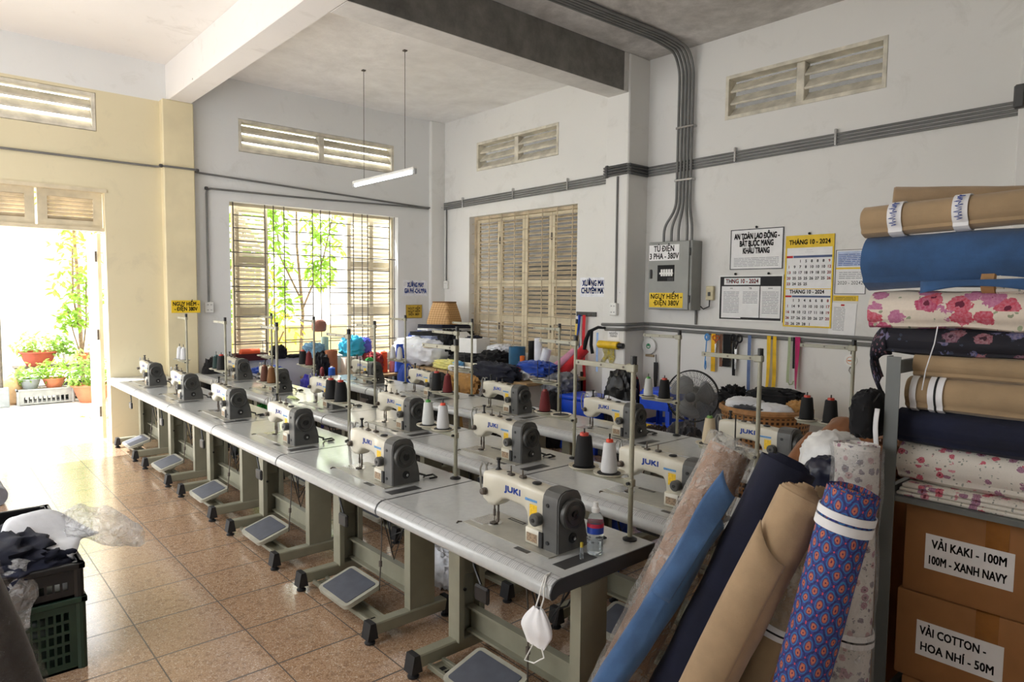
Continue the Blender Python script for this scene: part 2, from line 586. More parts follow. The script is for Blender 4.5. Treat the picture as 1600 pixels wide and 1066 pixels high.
# louvred vents high in the walls
def vent(label, M, w, h, n=3):
    t = thing('wall_vent', label, 'vent', M=M, group=None)
    f = MB()
    b = 0.035
    f.prism([(-w / 2, -h / 2), (w / 2, -h / 2), (w / 2, h / 2), (-w / 2, h / 2), (-w / 2, -h / 2), (-w / 2 + b, -h / 2 + b), (-w / 2 + b, h / 2 - b), (w / 2 - b, h / 2 - b), (w / 2 - b, -h / 2 + b), (-w / 2 + b, -h / 2 + b)], -0.14, 0.006, 'z')
    f.build('frame', M_vent, t)
    MB().box(-0.04, -h / 2 + b, -0.13, 0.04, h / 2 - b, -0.02, 0.006).build('mullion', M_vent, t)
    for sx in (-1, 1):
        for k in range(n):
            cy = -h / 2 + b + (h - 2 * b) * (k + 0.34) / n
            R = Matrix.Rotation(math.radians(46), 3, 'X')
            MB().obox((sx * (w / 4 - b / 4 + 0.01), cy, -0.075), (w / 2 - b - 0.035, 0.026, 0.135), R, 0.006).build('slat', M_vent, t)
    return t

vent('cream louvred wall vent above the open window', on_back(0.983, 3.745), 2.27, 0.40)
vent('cream louvred wall vent high above the open doorway', on_back(4.815, 3.74), 2.26, 0.41)
vent('louvred wall vent above the closed brown shutters', on_right(1.708, 3.786), 1.69, 0.41)
vent('louvred wall vent high above the grey electrical cabinet and notices', on_right(5.728, 3.796), 1.54, 0.44)


def shutter(parent, M, w, h, cuts, mat_f, mat_l, name='shutter_leaf', tilt=-58):
    """louvred leaf in x right, y up, z out; cuts are the rail heights"""
    f = MB(); st = 0.055
    f.box(-w / 2, 0, -0.018, -w / 2 + st, h, 0.018, 0.004)
    f.box(w / 2 - st, 0, -0.018, w / 2, h, 0.018, 0.004)
    rails = [0.0] + cuts + [h]
    for i, c in enumerate(rails):
        a, b = max(0, c - 0.045), min(h, c + 0.045)
        f.box(-w / 2 + st, a, -0.017, w / 2 - st, b, 0.017)
    o = f.build(name, mat_f, parent)
    o.matrix_basis = M
    s = MB()
    for i in range(len(rails) - 1):
        a, b = rails[i] + 0.045, rails[i + 1] - 0.045
        n = max(2, int((b - a) / 0.058))
        for k in range(n):
            s.obox((0, a + (b - a) * (k + 0.5) / n, 0), (w - 2 * st, 0.064, 0.010), Matrix.Rotation(math.radians(tilt), 3, 'X'))
    s.build('slats', mat_l, o)
    return o

# window 1: open, iron grille, folded shutters outside
w1 = tag(thing('window_1', None, None), kind='structure')
fr = MB()
for x0, x1, z0, z1 in ((-0.226, -0.19, 0.87, 2.905), (2.214, 2.25, 0.87, 2.905), (-0.19, 2.214, 2.87, 2.905)):
    fr.box(x0, -0.19, z0, x1, -0.13, z1)
fr.build('frame', M_frame, w1)
bars = MB(); yb = -0.06
for px in (2.185, 1.775, 1.66, 1.515, 1.11, 0.99, 0.855, 0.485, 0.345, 0.255, -0.115, -0.2):
    bars.cyl((px, yb, 0.87), (px, yb, 2.905), 0.0075, n=6)
for z in (2.27, 1.83, 1.08): bars.cyl((-0.226, yb - 0.008, z), (2.25, yb - 0.008, z), 0.007, n=6)
for a, b in ((2.185, 1.775), (1.515, 1.11), (0.855, 0.485), (0.255, -0.115)):
    for k in range(12):
        z = 0.95 + 0.163 * k
        if min(abs(z - q) for q in (2.27, 1.83, 1.08)) > 0.03: bars.cyl((a, yb + 0.004, z), (b, yb + 0.004, z), 0.0065, n=6)
bars.build('grille', M_iron, w1)
for cx, w, ang in ((1.85, 0.47, 8), (2.02, 0.40, 55), (0.22, 0.40, -12), (-0.12, 0.4, -4)):
    shutter(w1, Matrix.Translation((cx, -0.30 - (0.05 if abs(ang) < 20 else 0.1), 0.89)) @ Matrix.Rotation(PI + math.radians(ang), 4, 'Z') @ Matrix.Rotation(PI / 2, 4, 'X'), w, 2.0, [0.62, 1.3], M_frame, M_pale, tilt=-40)

# window 2: closed brown shutters behind a grille
w2 = tag(thing('window_2', None, None), kind='structure')
fr = MB()
for y0, y1, z0, z1 in ((0.69, 0.73, 0.95, 2.92), (2.87, 2.91, 0.95, 2.92), (0.73, 2.87, 2.88, 2.92), (0.73, 2.87, 0.95, 0.99)):
    fr.box(-1.24, y0, z0, -1.15, y1, z1)
fr.build('frame', M_louver, w2)
for k in range(4):
    shutter(w2, Matrix.Translation((-1.19, 0.73 + 0.535 * (k + 0.5), 0.99)) @ on_right(0, 0, 0, 0), 0.53, 1.885, [0.42, 0.93], M_frame, M_louver, tilt=-62)
hg = MB()
for y in (1.265, 2.335):
    for z in (1.3, 2.55): hg.box(-1.175, y - 0.012, z - 0.05, -1.165, y + 0.012, z + 0.05)
hg.build('hinges', M_iron, w2)
bars = MB()
for k in range(8): bars.cyl((-1.1, 0.82 + k * 0.28, 0.95), (-1.1, 0.82 + k * 0.28, 2.92), 0.0075, n=6)
for k in range(13): bars.cyl((-1.105, 0.69, 1.02 + k * 0.15), (-1.105, 2.91, 1.02 + k * 0.15), 0.0055, n=6)
bars.build('grille', M_louver, w2)

# door 1: doorway to the courtyard, louvred transom, leaf folded outwards
d1 = tag(thing('door_1', None, None), kind='structure')
fr = MB()
fr.box(3.62, -0.17, 2.86, 6.15, -0.03, 2.87 + 0.0)
fr.box(3.60, -0.003, 2.86, 6.17, 0.012, 2.90)
fr.box(3.62, -0.16, 2.43, 6.15, -0.06, 2.47)
fr.build('frame', M_frame, d1)
for k in range(4):
    xc = 3.62 + 0.632 * (k + 0.5)
    f = MB(); w, z0, z1 = 0.61, 2.47, 2.86
    f.box(xc - w / 2, -0.13, z0, xc - w / 2 + 0.09, -0.09, z1); f.box(xc + w / 2 - 0.09, -0.13, z0, xc + w / 2, -0.09, z1)
    f.box(xc - w / 2 + 0.09, -0.13, z0, xc + w / 2 - 0.09, -0.09, z0 + 0.07); f.box(xc - w / 2 + 0.09, -0.13, z1 - 0.07, xc + w / 2 - 0.09, -0.09, z1)
    o = f.build('transom_panel', M_frame, d1)
    s = MB()
    for q in range(6): s.obox((xc, -0.11, z0 + 0.09 + 0.042 * q), (w - 0.18, 0.05, 0.008), Matrix.Rotation(math.radians(40), 3, 'X'))
    s.build('slats', M_louver, o)
lf = MB().box(3.635, -0.82, 0.03, 3.675, -0.2, 2.42, 0.004)
lf.build('leaf', M_frame, d1)
hg = MB()
for z in (0.35, 1.25, 2.15): hg.cyl((3.69, -0.2, z - 0.06), (3.69, -0.2, z + 0.06), 0.012, n=8)
hg.build('hinges', M_iron, d1)

# ------------------------------------------------------------------ conduits
def conduit(name, label, pts, r=0.0135, clips=(), cat='conduit', group=None, elbows=(), rad=0.06):
    """pipe with rounded bends, plus saddle clips and elbow joints"""
    P = [Vector(p) for p in pts]; out = [P[0]]
    for i in range(1, len(P) - 1):
        a, b = (P[i - 1] - P[i]), (P[i + 1] - P[i])
        d = min(rad, a.length * 0.45, b.length * 0.45)
        a.normalize(); b.normalize()
        for k in range(5):
            t = k / 4
            out.append(P[i] + a * d * (1 - t) ** 2 + b * d * t ** 2)
    out.append(P[-1])
    o = MB().tube(out, r, 8).build(name, M_pipe)
    tag(o, label, cat, group)
    for c in elbows:
        p = Vector(c)
        MB().obox(p, (r * 3.2,) * 3, None, r * 0.9, 2).build('elbow', M_pipe2, o)
    return o

# four long pipes along the right wall, jogging round the pillar
for k in range(4):
    x = -1.032; z0 = 3.085 + 0.03 * k
    px = -0.682
    pts = [(x, 0.07, z0), (x, 3.64, z0 + 0.035), (px, 3.64, z0 + 0.035), (px, 4.01, z0 + 0.04), (x, 4.01, z0 + 0.04), (x, 7.49, z0 + 0.085), (px, 7.50, z0 + 0.085), (px, 7.92, z0 + 0.085), (x, 7.93, z0 + 0.085), (x, 11.9, z0 + 0.12)]
    o = conduit('long_conduit', 'grey pipe %s of four running along the right wall' % ('lowest', 'second lowest', 'second highest', 'highest')[k], pts, 0.0115, group='long pipes on the right wall', rad=0.03)
for y in (0.55, 1.7, 2.75, 5.1, 6.1):
    z = 3.145 + y * 0.0115
    tag(MB().box(-1.05, y - 0.012, z - 0.075, -1.012, y + 0.012, z + 0.075, 0.004).build('pipe_clip', M_steel), 'metal saddle clip over the four wall pipes %s' % {0.55: 'beside the back corner', 1.7: 'above the middle of the shutters', 2.75: 'above the near end of the shutters', 5.1: 'above the black and white notice', 6.1: 'above the yellow calendar'}[y], 'clip', 'pipe clips on the right wall')
jb, js = MB(), MB()
for k in range(4):
    z0 = 3.12 + 0.03 * k
    jb.tube([(-0.682, 3.68, z0), (-0.682, 3.985, z0 + 0.005)], 0.0155, 8)
    js.tube([(-0.70, 4.012, z0 + 0.004), (-1.02, 4.012, z0 + 0.004)], 0.016, 8)
jb.obox((-0.678, 3.70, 3.165), (0.035, 0.05, 0.14), None, 0.012)
tag(jb.build('pipe_joints', M_pipe2), 'dark pipe sleeves on the broad face of the pillar', 'joint')
tag(js.build('pipe_joints', M_pipe2), 'dark pipe sleeves on the shaded side of the pillar toward the cabinet', 'joint')
tag(MB().obox((-0.69, 7.53, 3.215), (0.05, 0.07, 0.17), None, 0.012).build('pipe_joints', M_pipe2), 'dark pipe elbows on the pillar at the right edge of the photo', 'joint')
# five pipes from the ceiling down to the electrical cabinet
for k in range(5):
    y = 4.425 + 0.043 * k
    yb = (4.30, 4.40, 4.49, 4.60, 4.66)[k]
    pts = [(2.6, y - 0.12, 4.40 - 0.0 * k), (-0.55, y, 4.40), (-0.90, y, 4.36), (-1.0, y, 4.18), (-1.0, y, 2.72), (-0.96, yb, 2.52), (-0.96, yb, 2.35)]
    conduit('cabinet_conduit', 'grey pipe dropping from the ceiling to the electrical cabinet, %s of five' % ('first from the pillar', 'second from the pillar', 'middle', 'fourth from the pillar', 'fifth from the pillar')[k], pts, 0.0145, group='vertical pipes above the cabinet', rad=0.14)
for z in (3.58, 3.02):
    tag(MB().box(-1.05, 4.40, z - 0.012, -0.98, 4.63, z + 0.012, 0.004).build('pipe_clip', M_steel), 'metal strap across the five vertical pipes %s' % ('up near the ceiling' if z > 3.3 else 'just below the long pipes'), 'clip', 'straps on vertical pipes')
# low double pipe
for k, (dz, a, b) in enumerate(((0.055, 3.67, 6.9), (0.0, 3.72, 7.0))):
    conduit('low_conduit', 'thick grey pipe low on the right wall, %s of two' % ('upper', 'lower')[k], [(-0.68, a, 1.375 + dz), (-0.68, 4.015, 1.385 + dz), (-1.028, 4.05, 1.39 + dz), (-1.028, b, 1.345 + dz)], 0.018, group='low pipes on the right wall', rad=0.05)
conduit('drop_conduit', 'thin grey pipe down the pillar to the white socket', [(-0.687, 3.85, 3.10), (-0.687, 3.855, 1.67)], 0.011)
conduit('drop_conduit', 'thin grey pipe in the corner beside the brown shutters', [(-1.03, 0.13, 3.10), (-1.03, 0.13, 1.97)], 0.011)
conduit('drop_conduit', 'short grey pipe under the electrical cabinet', [(-1.03, 4.69, 1.62), (-1.03, 4.69, 1.46)], 0.012)
# back wall
conduit('long_conduit', 'grey pipe running across the cream wall, pillar and back wall above the window', [(6.1, 0.018, 3.22), (3.06, 0.018, 3.22), (3.06, 0.128, 3.22), (2.66, 0.128, 3.22), (2.66, 0.018, 3.21), (1.0, 0.018, 3.15), (-0.75, 0.018, 3.09), (-1.0, 0.05, 3.11)], 0.0125, elbows=((3.06, 0.12, 3.22), (2.66, 0.12, 3.215)))
conduit('long_conduit', 'grey pipe bent round the top left of the open window', [(2.53, 0.024, 1.62), (2.53, 0.024, 3.03), (1.3, 0.018, 3.04), (-0.3, 0.03, 3.075), (-0.76, 0.035, 3.075)], 0.0125, elbows=((2.53, 0.026, 3.03),))


def socket(label, M, w, h, n):
    t = tag(MB().box(-w / 2, -h / 2, 0, w / 2, h / 2, 0.045, 0.006).build('power_socket', M_white), label, 'socket')
    t.matrix_basis = M
    p = MB()
    for i in range(n):
        for j in (-1, 1):
            for q in (-1, 1): p.box(j * w * 0.2 + q * 0.006 - 0.002, h * (0.25 - 0.5 * i) - 0.007, 0.044, j * w * 0.2 + q * 0.006 + 0.002, h * (0.25 - 0.5 * i) + 0.007, 0.0462)
    p.build('slots', M_ink, t)
socket('white wall socket at the end of the pipe left of the open window', on_back(2.525, 1.565), 0.10, 0.13, 2)
socket('white wall socket on the pillar above the low pipes', on_right(3.845, 1.61, 0, -0.70), 0.10, 0.14, 2)
socket('small white socket in the corner above the straw basket', on_right(0.135, 1.90), 0.09, 0.12, 1)
bk = tag(MB().box(-0.045, -0.075, 0, 0.045, 0.075, 0.04, 0.006).build('breaker', plain('aged_ivory_plastic', (206, 196, 160), 0.5)), 'ivory wall breaker between the cabinet and the notice board', 'breaker')
bk.matrix_basis = on_right(4.86, 1.80)
MB().box(-0.014, -0.03, 0.039, 0.014, 0.012, 0.05, 0.003).build('lever', M_black, bk)
tag(MB().tube([(-1.02, 4.86, 1.73), (-1.0, 4.87, 1.66), (-1.0, 4.80, 1.63), (-0.98, 4.776, 1.66)], 0.007, 6).build('power_cable', M_black), 'black cable from the ivory breaker to the cabinet', 'cable')

# ------------------------------------------------------------------ sewing stations
def top_mat():
    m = MAT('grey_laminate', 0.24)
    a = m.noise(34, 5, 0.7); b = m.noise(3, 4)
    m.col(m.ramp(a * 0.7 + b * 0.3, [(0.3, (176, 178, 177)), (0.7, (188, 190, 188))]))
    m.set('Roughness', m.noise(2, 3) * 0.08 + 0.14)
    m.set('Specular IOR Level', 0.5); m.set('Coat Weight', 0.3); m.set('Coat Roughness', 0.08)
    return m.m

def tape_mat():
    m = MAT('measuring_tape_print', 0.35)
    x, y, z = m.xyz()
    tick = (y * 100).fr().lt(0.3) * (x.gt(0.012))
    tick2 = (y * 20).fr().lt(0.14)
    edge = (x.lt(-0.008)).mx((x - 0.012).ab().lt(0.0022))
    m.col(m.mix((tick * 0.45).mx(tick2 * 0.35).mx(edge * 0.6), (186, 187, 187), (96, 97, 99)))
    return m.m

M_top = top_mat()
M_tape = tape_mat()
M_edge = plain('grey_table_edge', (148, 148, 150), 0.3, var=0.05, scale=30)
M_end = plain('dark_table_end', (50, 50, 52), 0.55)
M_leg = plain('khaki_grey_enamel', (140, 138, 120), 0.42, var=0.06, scale=5)
M_mach = plain('ivory_machine_enamel', (200, 195, 178), 0.28, var=0.025, scale=6, coat=0.3)
M_hood = plain('charcoal_machine_cover', (82, 82, 80), 0.42, var=0.05, scale=30)
M_wheel = plain('dark_handwheel', (60, 60, 58), 0.38)
M_guard = plain('grey_guard_wire_steel', (150, 150, 146), 0.3, 0.6)
M_plate = plain('brushed_bed_plate', (170, 168, 158), 0.3, 0.25, var=0.05)
M_tag = plain('bronze_name_plate', (150, 128, 104), 0.45, 0.2, var=0.25, scale=160)
M_logo = plain('logo_blue', (28, 70, 170), 0.4, var=0)
M_strip = plain('pale_blue_model_strip', (88, 140, 190), 0.45, var=0.2, scale=220)
M_warn = plain('yellow_warning_sticker', (232, 190, 36), 0.45, var=0.1, scale=180)


def make_table():
    t = thing('sewing_table', '', 'sewing table')
    # local: x 0 at the front curve, y 0..1.2 along the row
    L = 1.2
    prof = [(-0.548, 0.705), (-0.548, 0.76), (0.0, 0.76), (0.014, 0.7585), (0.028, 0.753), (0.041, 0.743), (0.049, 0.729), (0.052, 0.715), (0.05, 0.702), (0.044, 0.694), (0.03, 0.694), (0.01, 0.704)]
    MB().prism(prof, 0.007, L - 0.007, 'y').build('tabletop', M_top, t)
    n = 9
    tp = MB()
    arc = prof[2:6]
    def off(p, d):
        cx, cz = 0.008, 0.715
        v = Vector((p[0] - cx, p[1] - cz)).normalized()
        return (p[0] + v.x * d, p[1] + v.y * d)
    outer = [off(p, 0.0014) for p in arc]
    tp.prism([(arc[0][0] - 0.012, 0.7612), *outer, *[off(p, -0.002) for p in reversed(arc)], (arc[0][0] - 0.012, 0.757)], 0.008, L - 0.008, 'y')
    tp.build('measuring_strip', M_tape, t)
    tag(MB().prism(prof, L - 0.007, L - 0.0005, 'y').build('end_cap', M_end, t), 'dark end cap')
    tag(MB().prism(prof, 0.0005, 0.007, 'y').build('end_cap', M_end, t), 'dark end cap')
    for y, s in ((0.285, 1), (1.09, -1)):
        lg = MB()
        a, b, d = -0.36, -0.205, 0.055
        if s > 0: poly = [(a, y - 0.035), (b, y - 0.035), (b, y + 0.05), (b - 0.03, y + 0.05), (b - 0.03, y + 0.04), (b - 0.008, y + 0.04), (b - 0.008, y - 0.027), (a + 0.008, y - 0.027), (a + 0.008, y + 0.04), (a + 0.03, y + 0.04), (a + 0.03, y + 0.05), (a, y + 0.05)]
        else: poly = [(a, y + 0.02), (b, y + 0.02), (b, y - 0.035), (b - 0.012, y - 0.035), (b - 0.012, y + 0.008), (a + 0.012, y + 0.008), (a + 0.012, y - 0.035), (a, y - 0.035)]
        lg.prism(poly, 0.1, 0.64, 'z')
        o = lg.build('leg', M_leg, t, angle=20)
        tp = MB().box(-0.335, y - 0.02 if s > 0 else y - 0.03, 0.40, -0.23, y + 0.0 if s > 0 else y, 0.705, 0.003).build('slider', M_leg, o)
        MB().box(-0.47, y - 0.03, 0.682, 0.0, y + 0.03, 0.705, 0.004).build('bracket', M_leg, o)
        MB().box(-0.44, y - 0.032, 0.045, 0.012, y + 0.032, 0.108, 0.006).build('foot', M_leg, o)
        for x, sg in ((0.02, 1), (-0.448, -1)):
            cp = MB().prism([(x - 0.028 * sg, 0.03), (x - 0.014 * sg, 0.112), (x + 0.016 * sg, 0.112), (x + 0.032 * sg, 0.03)], y - 0.034, y + 0.034, 'y')
            cp.lathe([(0.026, 0.0), (0.028, 0.008), (0.016, 0.014), (0.012, 0.034)], 12, (x + 0.002 * sg, y, 0))
            tag(cp.build('foot_cap', M_rubber, o), 'black rubber foot cap')
        MB().lathe([(0.008, 0), (0.008, 0.03)], 8, (b - 0.03, y + s * 0.028, 0.36), 'y').build('bolt', M_black, o)
    cb = MB().prism([(-0.325, 0.12), (-0.285, 0.12), (-0.285, 0.132), (-0.313, 0.132), (-0.313, 0.238), (-0.285, 0.238), (-0.285, 0.25), (-0.325, 0.25)], 0.29, 1.085, 'y')
    cb.build('crossbar', M_leg, t)
    tb = MB()
    tb.box(-0.135, 0.315, 0.036, -0.115, 1.06, 0.056, 0.003); tb.box(-0.055, 0.315, 0.036, -0.035, 1.06, 0.056, 0.003); tb.box(-0.135, 0.315, 0.034, -0.035, 1.06, 0.040)
    tb.build('treadle_bar', M_leg, t)
    sl = MB()
    for y in (0.36, 0.40, 0.44, 0.93, 0.97, 1.01): sl.box(-0.098, y, 0.0395, -0.07, y + 0.026, 0.041)
    tag(sl.build('slots', M_ink, t), 'dark slots in the treadle bar')
    R = Matrix.Rotation(math.radians(17), 3, 'Y')
    pc = Vector((-0.085, 0.675, 0.125))
    pd = MB(Matrix.Translation(pc) @ R.to_4x4())
    pd.prism(rrect(0.235, 0.335, 0.035), -0.016, 0.008, 'z')
    pd.obox((0.0, 0.0, -0.03), (0.06, 0.24, 0.03))
    p = pd.build('pedal', plain('pedal_enamel', (172, 170, 156), 0.4) if 'pedal_enamel' not in bpy.data.materials else bpy.data.materials['pedal_enamel'], t)
    mt = MB(Matrix.Translation(pc) @ R.to_4x4())
    mt.prism(rrect(0.19, 0.285, 0.012), 0.0075, 0.0115, 'z')
    tag(mt.build('rubber_mat', plain('grooved_rubber', (84, 88, 98), 0.5), p), 'dark rubber tread mat')
    MB().cyl((-0.085, 0.53, 0.085), (-0.085, 0.53, 0.045), 0.02, n=10).build('pivot', M_black, p)
    rod = MB().tube([(-0.18, 0.84, 0.13), (-0.22, 0.80, 0.40), (-0.26, 0.72, 0.69)], 0.0042, 6)
    rod.cyl((-0.198, 0.822, 0.255), (-0.201, 0.818, 0.285), 0.01, n=8)
    rod.build('pedal_rod', M_iron, t)
    cbx = MB().box(-0.42, 0.60, 0.56, -0.22, 0.86, 0.705, 0.012).build('control_box', M_dark, t)
    kl = MB().tube([(-0.05, 0.62, 0.70), (-0.05, 0.64, 0.62), (-0.04, 0.70, 0.56)], 0.006, 6).obox((-0.03, 0.72, 0.53), (0.02, 0.09, 0.07), None, 0.008)
    kl.build('knee_lifter', M_black, t)
    rnd = random.Random(4)
    for k in range(3):
        MB().tube([(-0.3 + 0.05 * k, 0.75 + 0.03 * k, 0.60), (-0.25, 0.84 + 0.02 * k, 0.42 - 0.06 * k), (-0.30, 0.95, 0.48 + 0.05 * k), (-0.40, 1.0 - 0.05 * k, 0.66)], 0.0045, 6).build('cable', M_black, t)
    # flush fittings
    tag(MB().box(-0.25, 1.085, 0.7595, -0.07, 1.15, 0.7612, 0.0).build('switch_plate', M_dark, t), 'dark grey plate let into the top')
    MB().box(-0.092, 0.868, 0.7592, -0.068, 0.945, 0.7612).build('hinge_plate', M_dark, t)
    MB().tube([(-0.10, 0.49, 0.7608), (-0.085, 0.478, 0.7615), (-0.07, 0.492, 0.7608)], 0.004, 6).build('thread_guide', M_iron, t)
    return t


def rsec(y, x0, x1, z0, z1, r=0.016, n=3):
    """rounded section across the arm"""
    r = min(r, (x1 - x0) * 0.49, (z1 - z0) * 0.49)
    return [(p[0], y, p[1]) for p in rrect(x1 - x0, z1 - z0, r, n, (x0 + x1) / 2, (z0 + z1) / 2)]


def make_machine():
    t = thing('sewing_machine', '', 'sewing machine')
    # origin: the needle point on the table; +x to the operator, +y along the row to the handwheel
    bed = MB()
    bed.prism([(-0.11, -0.10), (0.10, -0.10), (0.10, 0.44), (-0.11, 0.44)], 0.0006, 0.0042, 'z')
    bed.build('bed', M_plate, t)
    tag(MB().box(-0.045, -0.095, 0.0040, 0.055, -0.01, 0.0055).build('slide_plate', M_steel, t), 'bright steel slide plate')
    pl = MB().lathe([(0.034, 0.004), (0.034, 0.0058)], 20)
    tag(pl.build('needle_plate', M_steel, t), 'bright needle plate')
    MB().prism([(-0.10, 0.0), (-0.078, 0.0), (-0.078, 0.1), (-0.10, 0.1), (-0.10, 0.006), (-0.094, 0.006), (-0.094, 0.094), (-0.084, 0.094), (-0.084, 0.006), (-0.10, 0.006)], 0.0043, 0.0056, 'z').build('bed_hinge', M_dark, t)
    # arm: sections along the row, joined by the pillar
    b = MB()
    S_ = [(-0.036, .118, .228, .036), (-0.033, .105, .236, .041), (0.0, .094, .243, .045), (0.042, .096, .246, .045), (0.06, .108, .246, .045), (0.088, .134, .245, .045), (0.118, .142, .244, .045), (0.19, .140, .240, .046), (0.238, .134, .236, .047), (0.254, .122, .235, .048), (0.263, .10, .234, .049), (0.268, .06, .234, .05), (0.36, .06, .228, .05)]
    b.loft([rsec(y, -w, w * 0.95, z0, z1, 0.02 if y < 0.25 else 0.014) for y, z0, z1, w in S_])
    b.build('arm', M_mach, t, angle=50)
    b = MB()
    b.box(-0.05, 0.266, 0.004, 0.047, 0.36, 0.09, 0.004)
    b.box(-0.05, 0.258, 0.004, 0.058, 0.36, 0.074, 0.006)
    b.build('pillar_base', M_mach, t, angle=50)
    # charcoal end cover
    prof = [(0.053, 0.0), (0.054, 0.19), (0.049, 0.216), (0.034, 0.234), (0.01, 0.242), (-0.035, 0.241), (-0.062, 0.231), (-0.077, 0.208), (-0.083, 0.17), (-0.092, 0.13), (-0.108, 0.085), (-0.116, 0.045), (-0.118, 0.0)]
    h = MB().prism([(x, z + 0.004) for x, z in prof], 0.356, 0.436, 'y')
    h.prism([(x * 0.96 - 0.001, z * 0.985 + 0.004) for x, z in prof], 0.43, 0.442, 'y')
    tag(h.build('end_cover', M_hood, t, angle=25), 'charcoal grey end cover')
    wx, wz = -0.012, 0.156
    rim = MB().lathe([(0.0, 0.44), (0.046, 0.44), (0.060, 0.446), (0.062, 0.452), (0.062, 0.466), (0.058, 0.471), (0.052, 0.471), (0.05, 0.466), (0.038, 0.464), (0.036, 0.468), (0.02, 0.469), (0.018, 0.464), (0.0, 0.464)], 32, (0, 0, 0), 'y')
    rim.v = [Vector((v.x + wx, v.y, v.z + wz)) for v in rim.v]
    w = rim.build('handwheel', M_wheel, t)
    hb = MB().lathe([(0.012, 0.463), (0.012, 0.472), (0.005, 0.473), (0.005, 0.47)], 14, (0, 0, 0), 'y')
    hb.v = [Vector((v.x + wx, v.y, v.z + wz)) for v in hb.v]
    hb.build('hub', M_black, w)
    def disc(name, x, z, y0, y1, r, m, par=t, lab=None):
        d = MB().cyl((x, y0, z), (x, y1, z), r, n=16)
        o = d.build(name, m, par)
        return tag(o, lab) if lab else o
    disc('lower_plug', -0.028, 0.054, 0.44, 0.446, 0.021, M_black)
    disc('plug_centre', -0.028, 0.054, 0.445, 0.456, 0.007, M_steel)
    def xdisc(name, y, z, x0, x1, r, m, rr=None, par=t):
        return MB().cyl((x0, y, z), (x1, y, z), r, rr, n=18).build(name, m, par)
    xdisc('cover_screw', 0.385, 0.185, 0.053, 0.057, 0.008, M_black)
    xdisc('cover_screw', 0.385, 0.035, 0.053, 0.057, 0.008, M_black)
    MB().box(0.045, 0.338, 0.006, 0.06, 0.362, 0.07, 0.003).build('side_clip', M_black, t)
    dl = MB().lathe([(0.0, 0.046), (0.022, 0.046), (0.025, 0.052), (0.025, 0.078), (0.021, 0.084), (0.0, 0.084)], 20, (0, 0.332, 0.118), 'x', wob=lambda q, hh, r: 0.0009 * math.cos(q * 20) if r > 0.024 else 0)
    d = dl.build('stitch_dial', M_hood, t)
    xdisc('dial_cap', 0.332, 0.118, 0.083, 0.087, 0.008, M_black, par=d)
    MB().box(0.0462, 0.275, 0.108, 0.0478, 0.318, 0.166).build('warning_sticker', M_warn, t)
    MB().box(0.0575, 0.272, 0.018, 0.0592, 0.33, 0.052).build('name_plate', M_tag, t)
    MB().box(0.0440, 0.248, 0.176, 0.0485, 0.318, 0.186).build('model_strip', M_strip, t)
    text('logo', 'JUKI', 0.034, M_logo, t, bold=0.05, fit=0.098, M=Matrix(((0, 0, 1, 0.0442), (1, 0, 0, 0.168), (0, 1, 0, 0.192), (0, 0, 0, 1))))
    # head: needle bar, presser foot, thread take-up
    nb = MB().cyl((0, 0.0, 0.1), (0, 0.0, 0.062), 0.0038, n=8).cyl((0, 0.0, 0.066), (0, 0.0, 0.036), 0.0056, n=8).cyl((0, 0, 0.04), (0, 0, 0.006), 0.0022, n=6)
    nb.build('needle_bar', M_iron, t)
    pf = MB().cyl((0.0, 0.026, 0.1), (0.0, 0.026, 0.04), 0.0042, n=8).cyl((0.0, 0.026, 0.06), (0.0, 0.024, 0.014), 0.0062, n=8).box(-0.006, -0.010, 0.007, 0.022, 0.022, 0.011, 0.002).box(-0.005, 0.012, 0.01, 0.005, 0.024, 0.022, 0.002)
    pf.build('presser_foot', M_iron, t)
    tu = MB().tube([(0.02, -0.034, 0.13), (0.024, -0.066, 0.15), (0.024, -0.072, 0.235), (0.024, -0.056, 0.266), (0.024, -0.034, 0.262), (0.022, -0.026, 0.236), (0.022, -0.036, 0.15)], 0.0045, 6).tube([(-0.01, -0.034, 0.15), (-0.008, -0.064, 0.17), (-0.008, -0.070, 0.235), (-0.008, -0.054, 0.264), (-0.006, -0.032, 0.26)], 0.0045, 6)
    tu.build('thread_guard', M_guard, t)
    tn = MB().lathe([(0.0, 0.04), (0.014, 0.04), (0.017, 0.047), (0.008, 0.051), (0.015, 0.056), (0.013, 0.066), (0.006, 0.07), (0.0, 0.07)], 16, (0, -0.012, 0.152), 'x')
    tn.build('tension_dial', M_iron, t)
    sp = MB().lathe([(0.016, 0.244), (0.011, 0.249), (0.0065, 0.256), (0.0065, 0.284), (0.011, 0.288), (0.011, 0.297), (0.0, 0.298)], 14, (-0.005, 0.02, 0))
    sp.build('spool_knob', M_black, t)
    for y, x, hgt in ((0.118, 0.01, 0.034), (0.175, -0.005, 0.026)):
        MB().box(x - 0.012, y - 0.012, 0.24, x + 0.012, y + 0.016, 0.251, 0.003).cyl((x, y, 0.25), (x, y, 0.25 + hgt), 0.0032, n=6).build('thread_post', M_iron, t)
    MB().lathe([(0.02, 0.236), (0.02, 0.24), (0.013, 0.243), (0, 0.243)], 18, (-0.005, 0.262, 0)).build('oil_window', M_black, t)
    MB().lathe([(0.009, 0.242), (0.009, 0.247), (0, 0.248)], 10, (-0.012, 0.078, 0)).build('oil_cap', M_black, t)
    MB().tube([(-0.10, 0.425, 0.05), (-0.15, 0.44, 0.03), (-0.16, 0.41, 0.012), (-0.19, 0.38, 0.006), (-0.23, 0.40, 0.012), (-0.22, 0.45, 0.01), (-0.18, 0.44, 0.007)], 0.0055, 6).build('power_cable', M_black, t)
    MB().tube([(-0.06, 0.30, 0.05), (-0.085, 0.30, 0.08), (-0.10, 0.34, 0.09)], 0.006, 6).build('lifting_lever', M_iron, t)
    return t


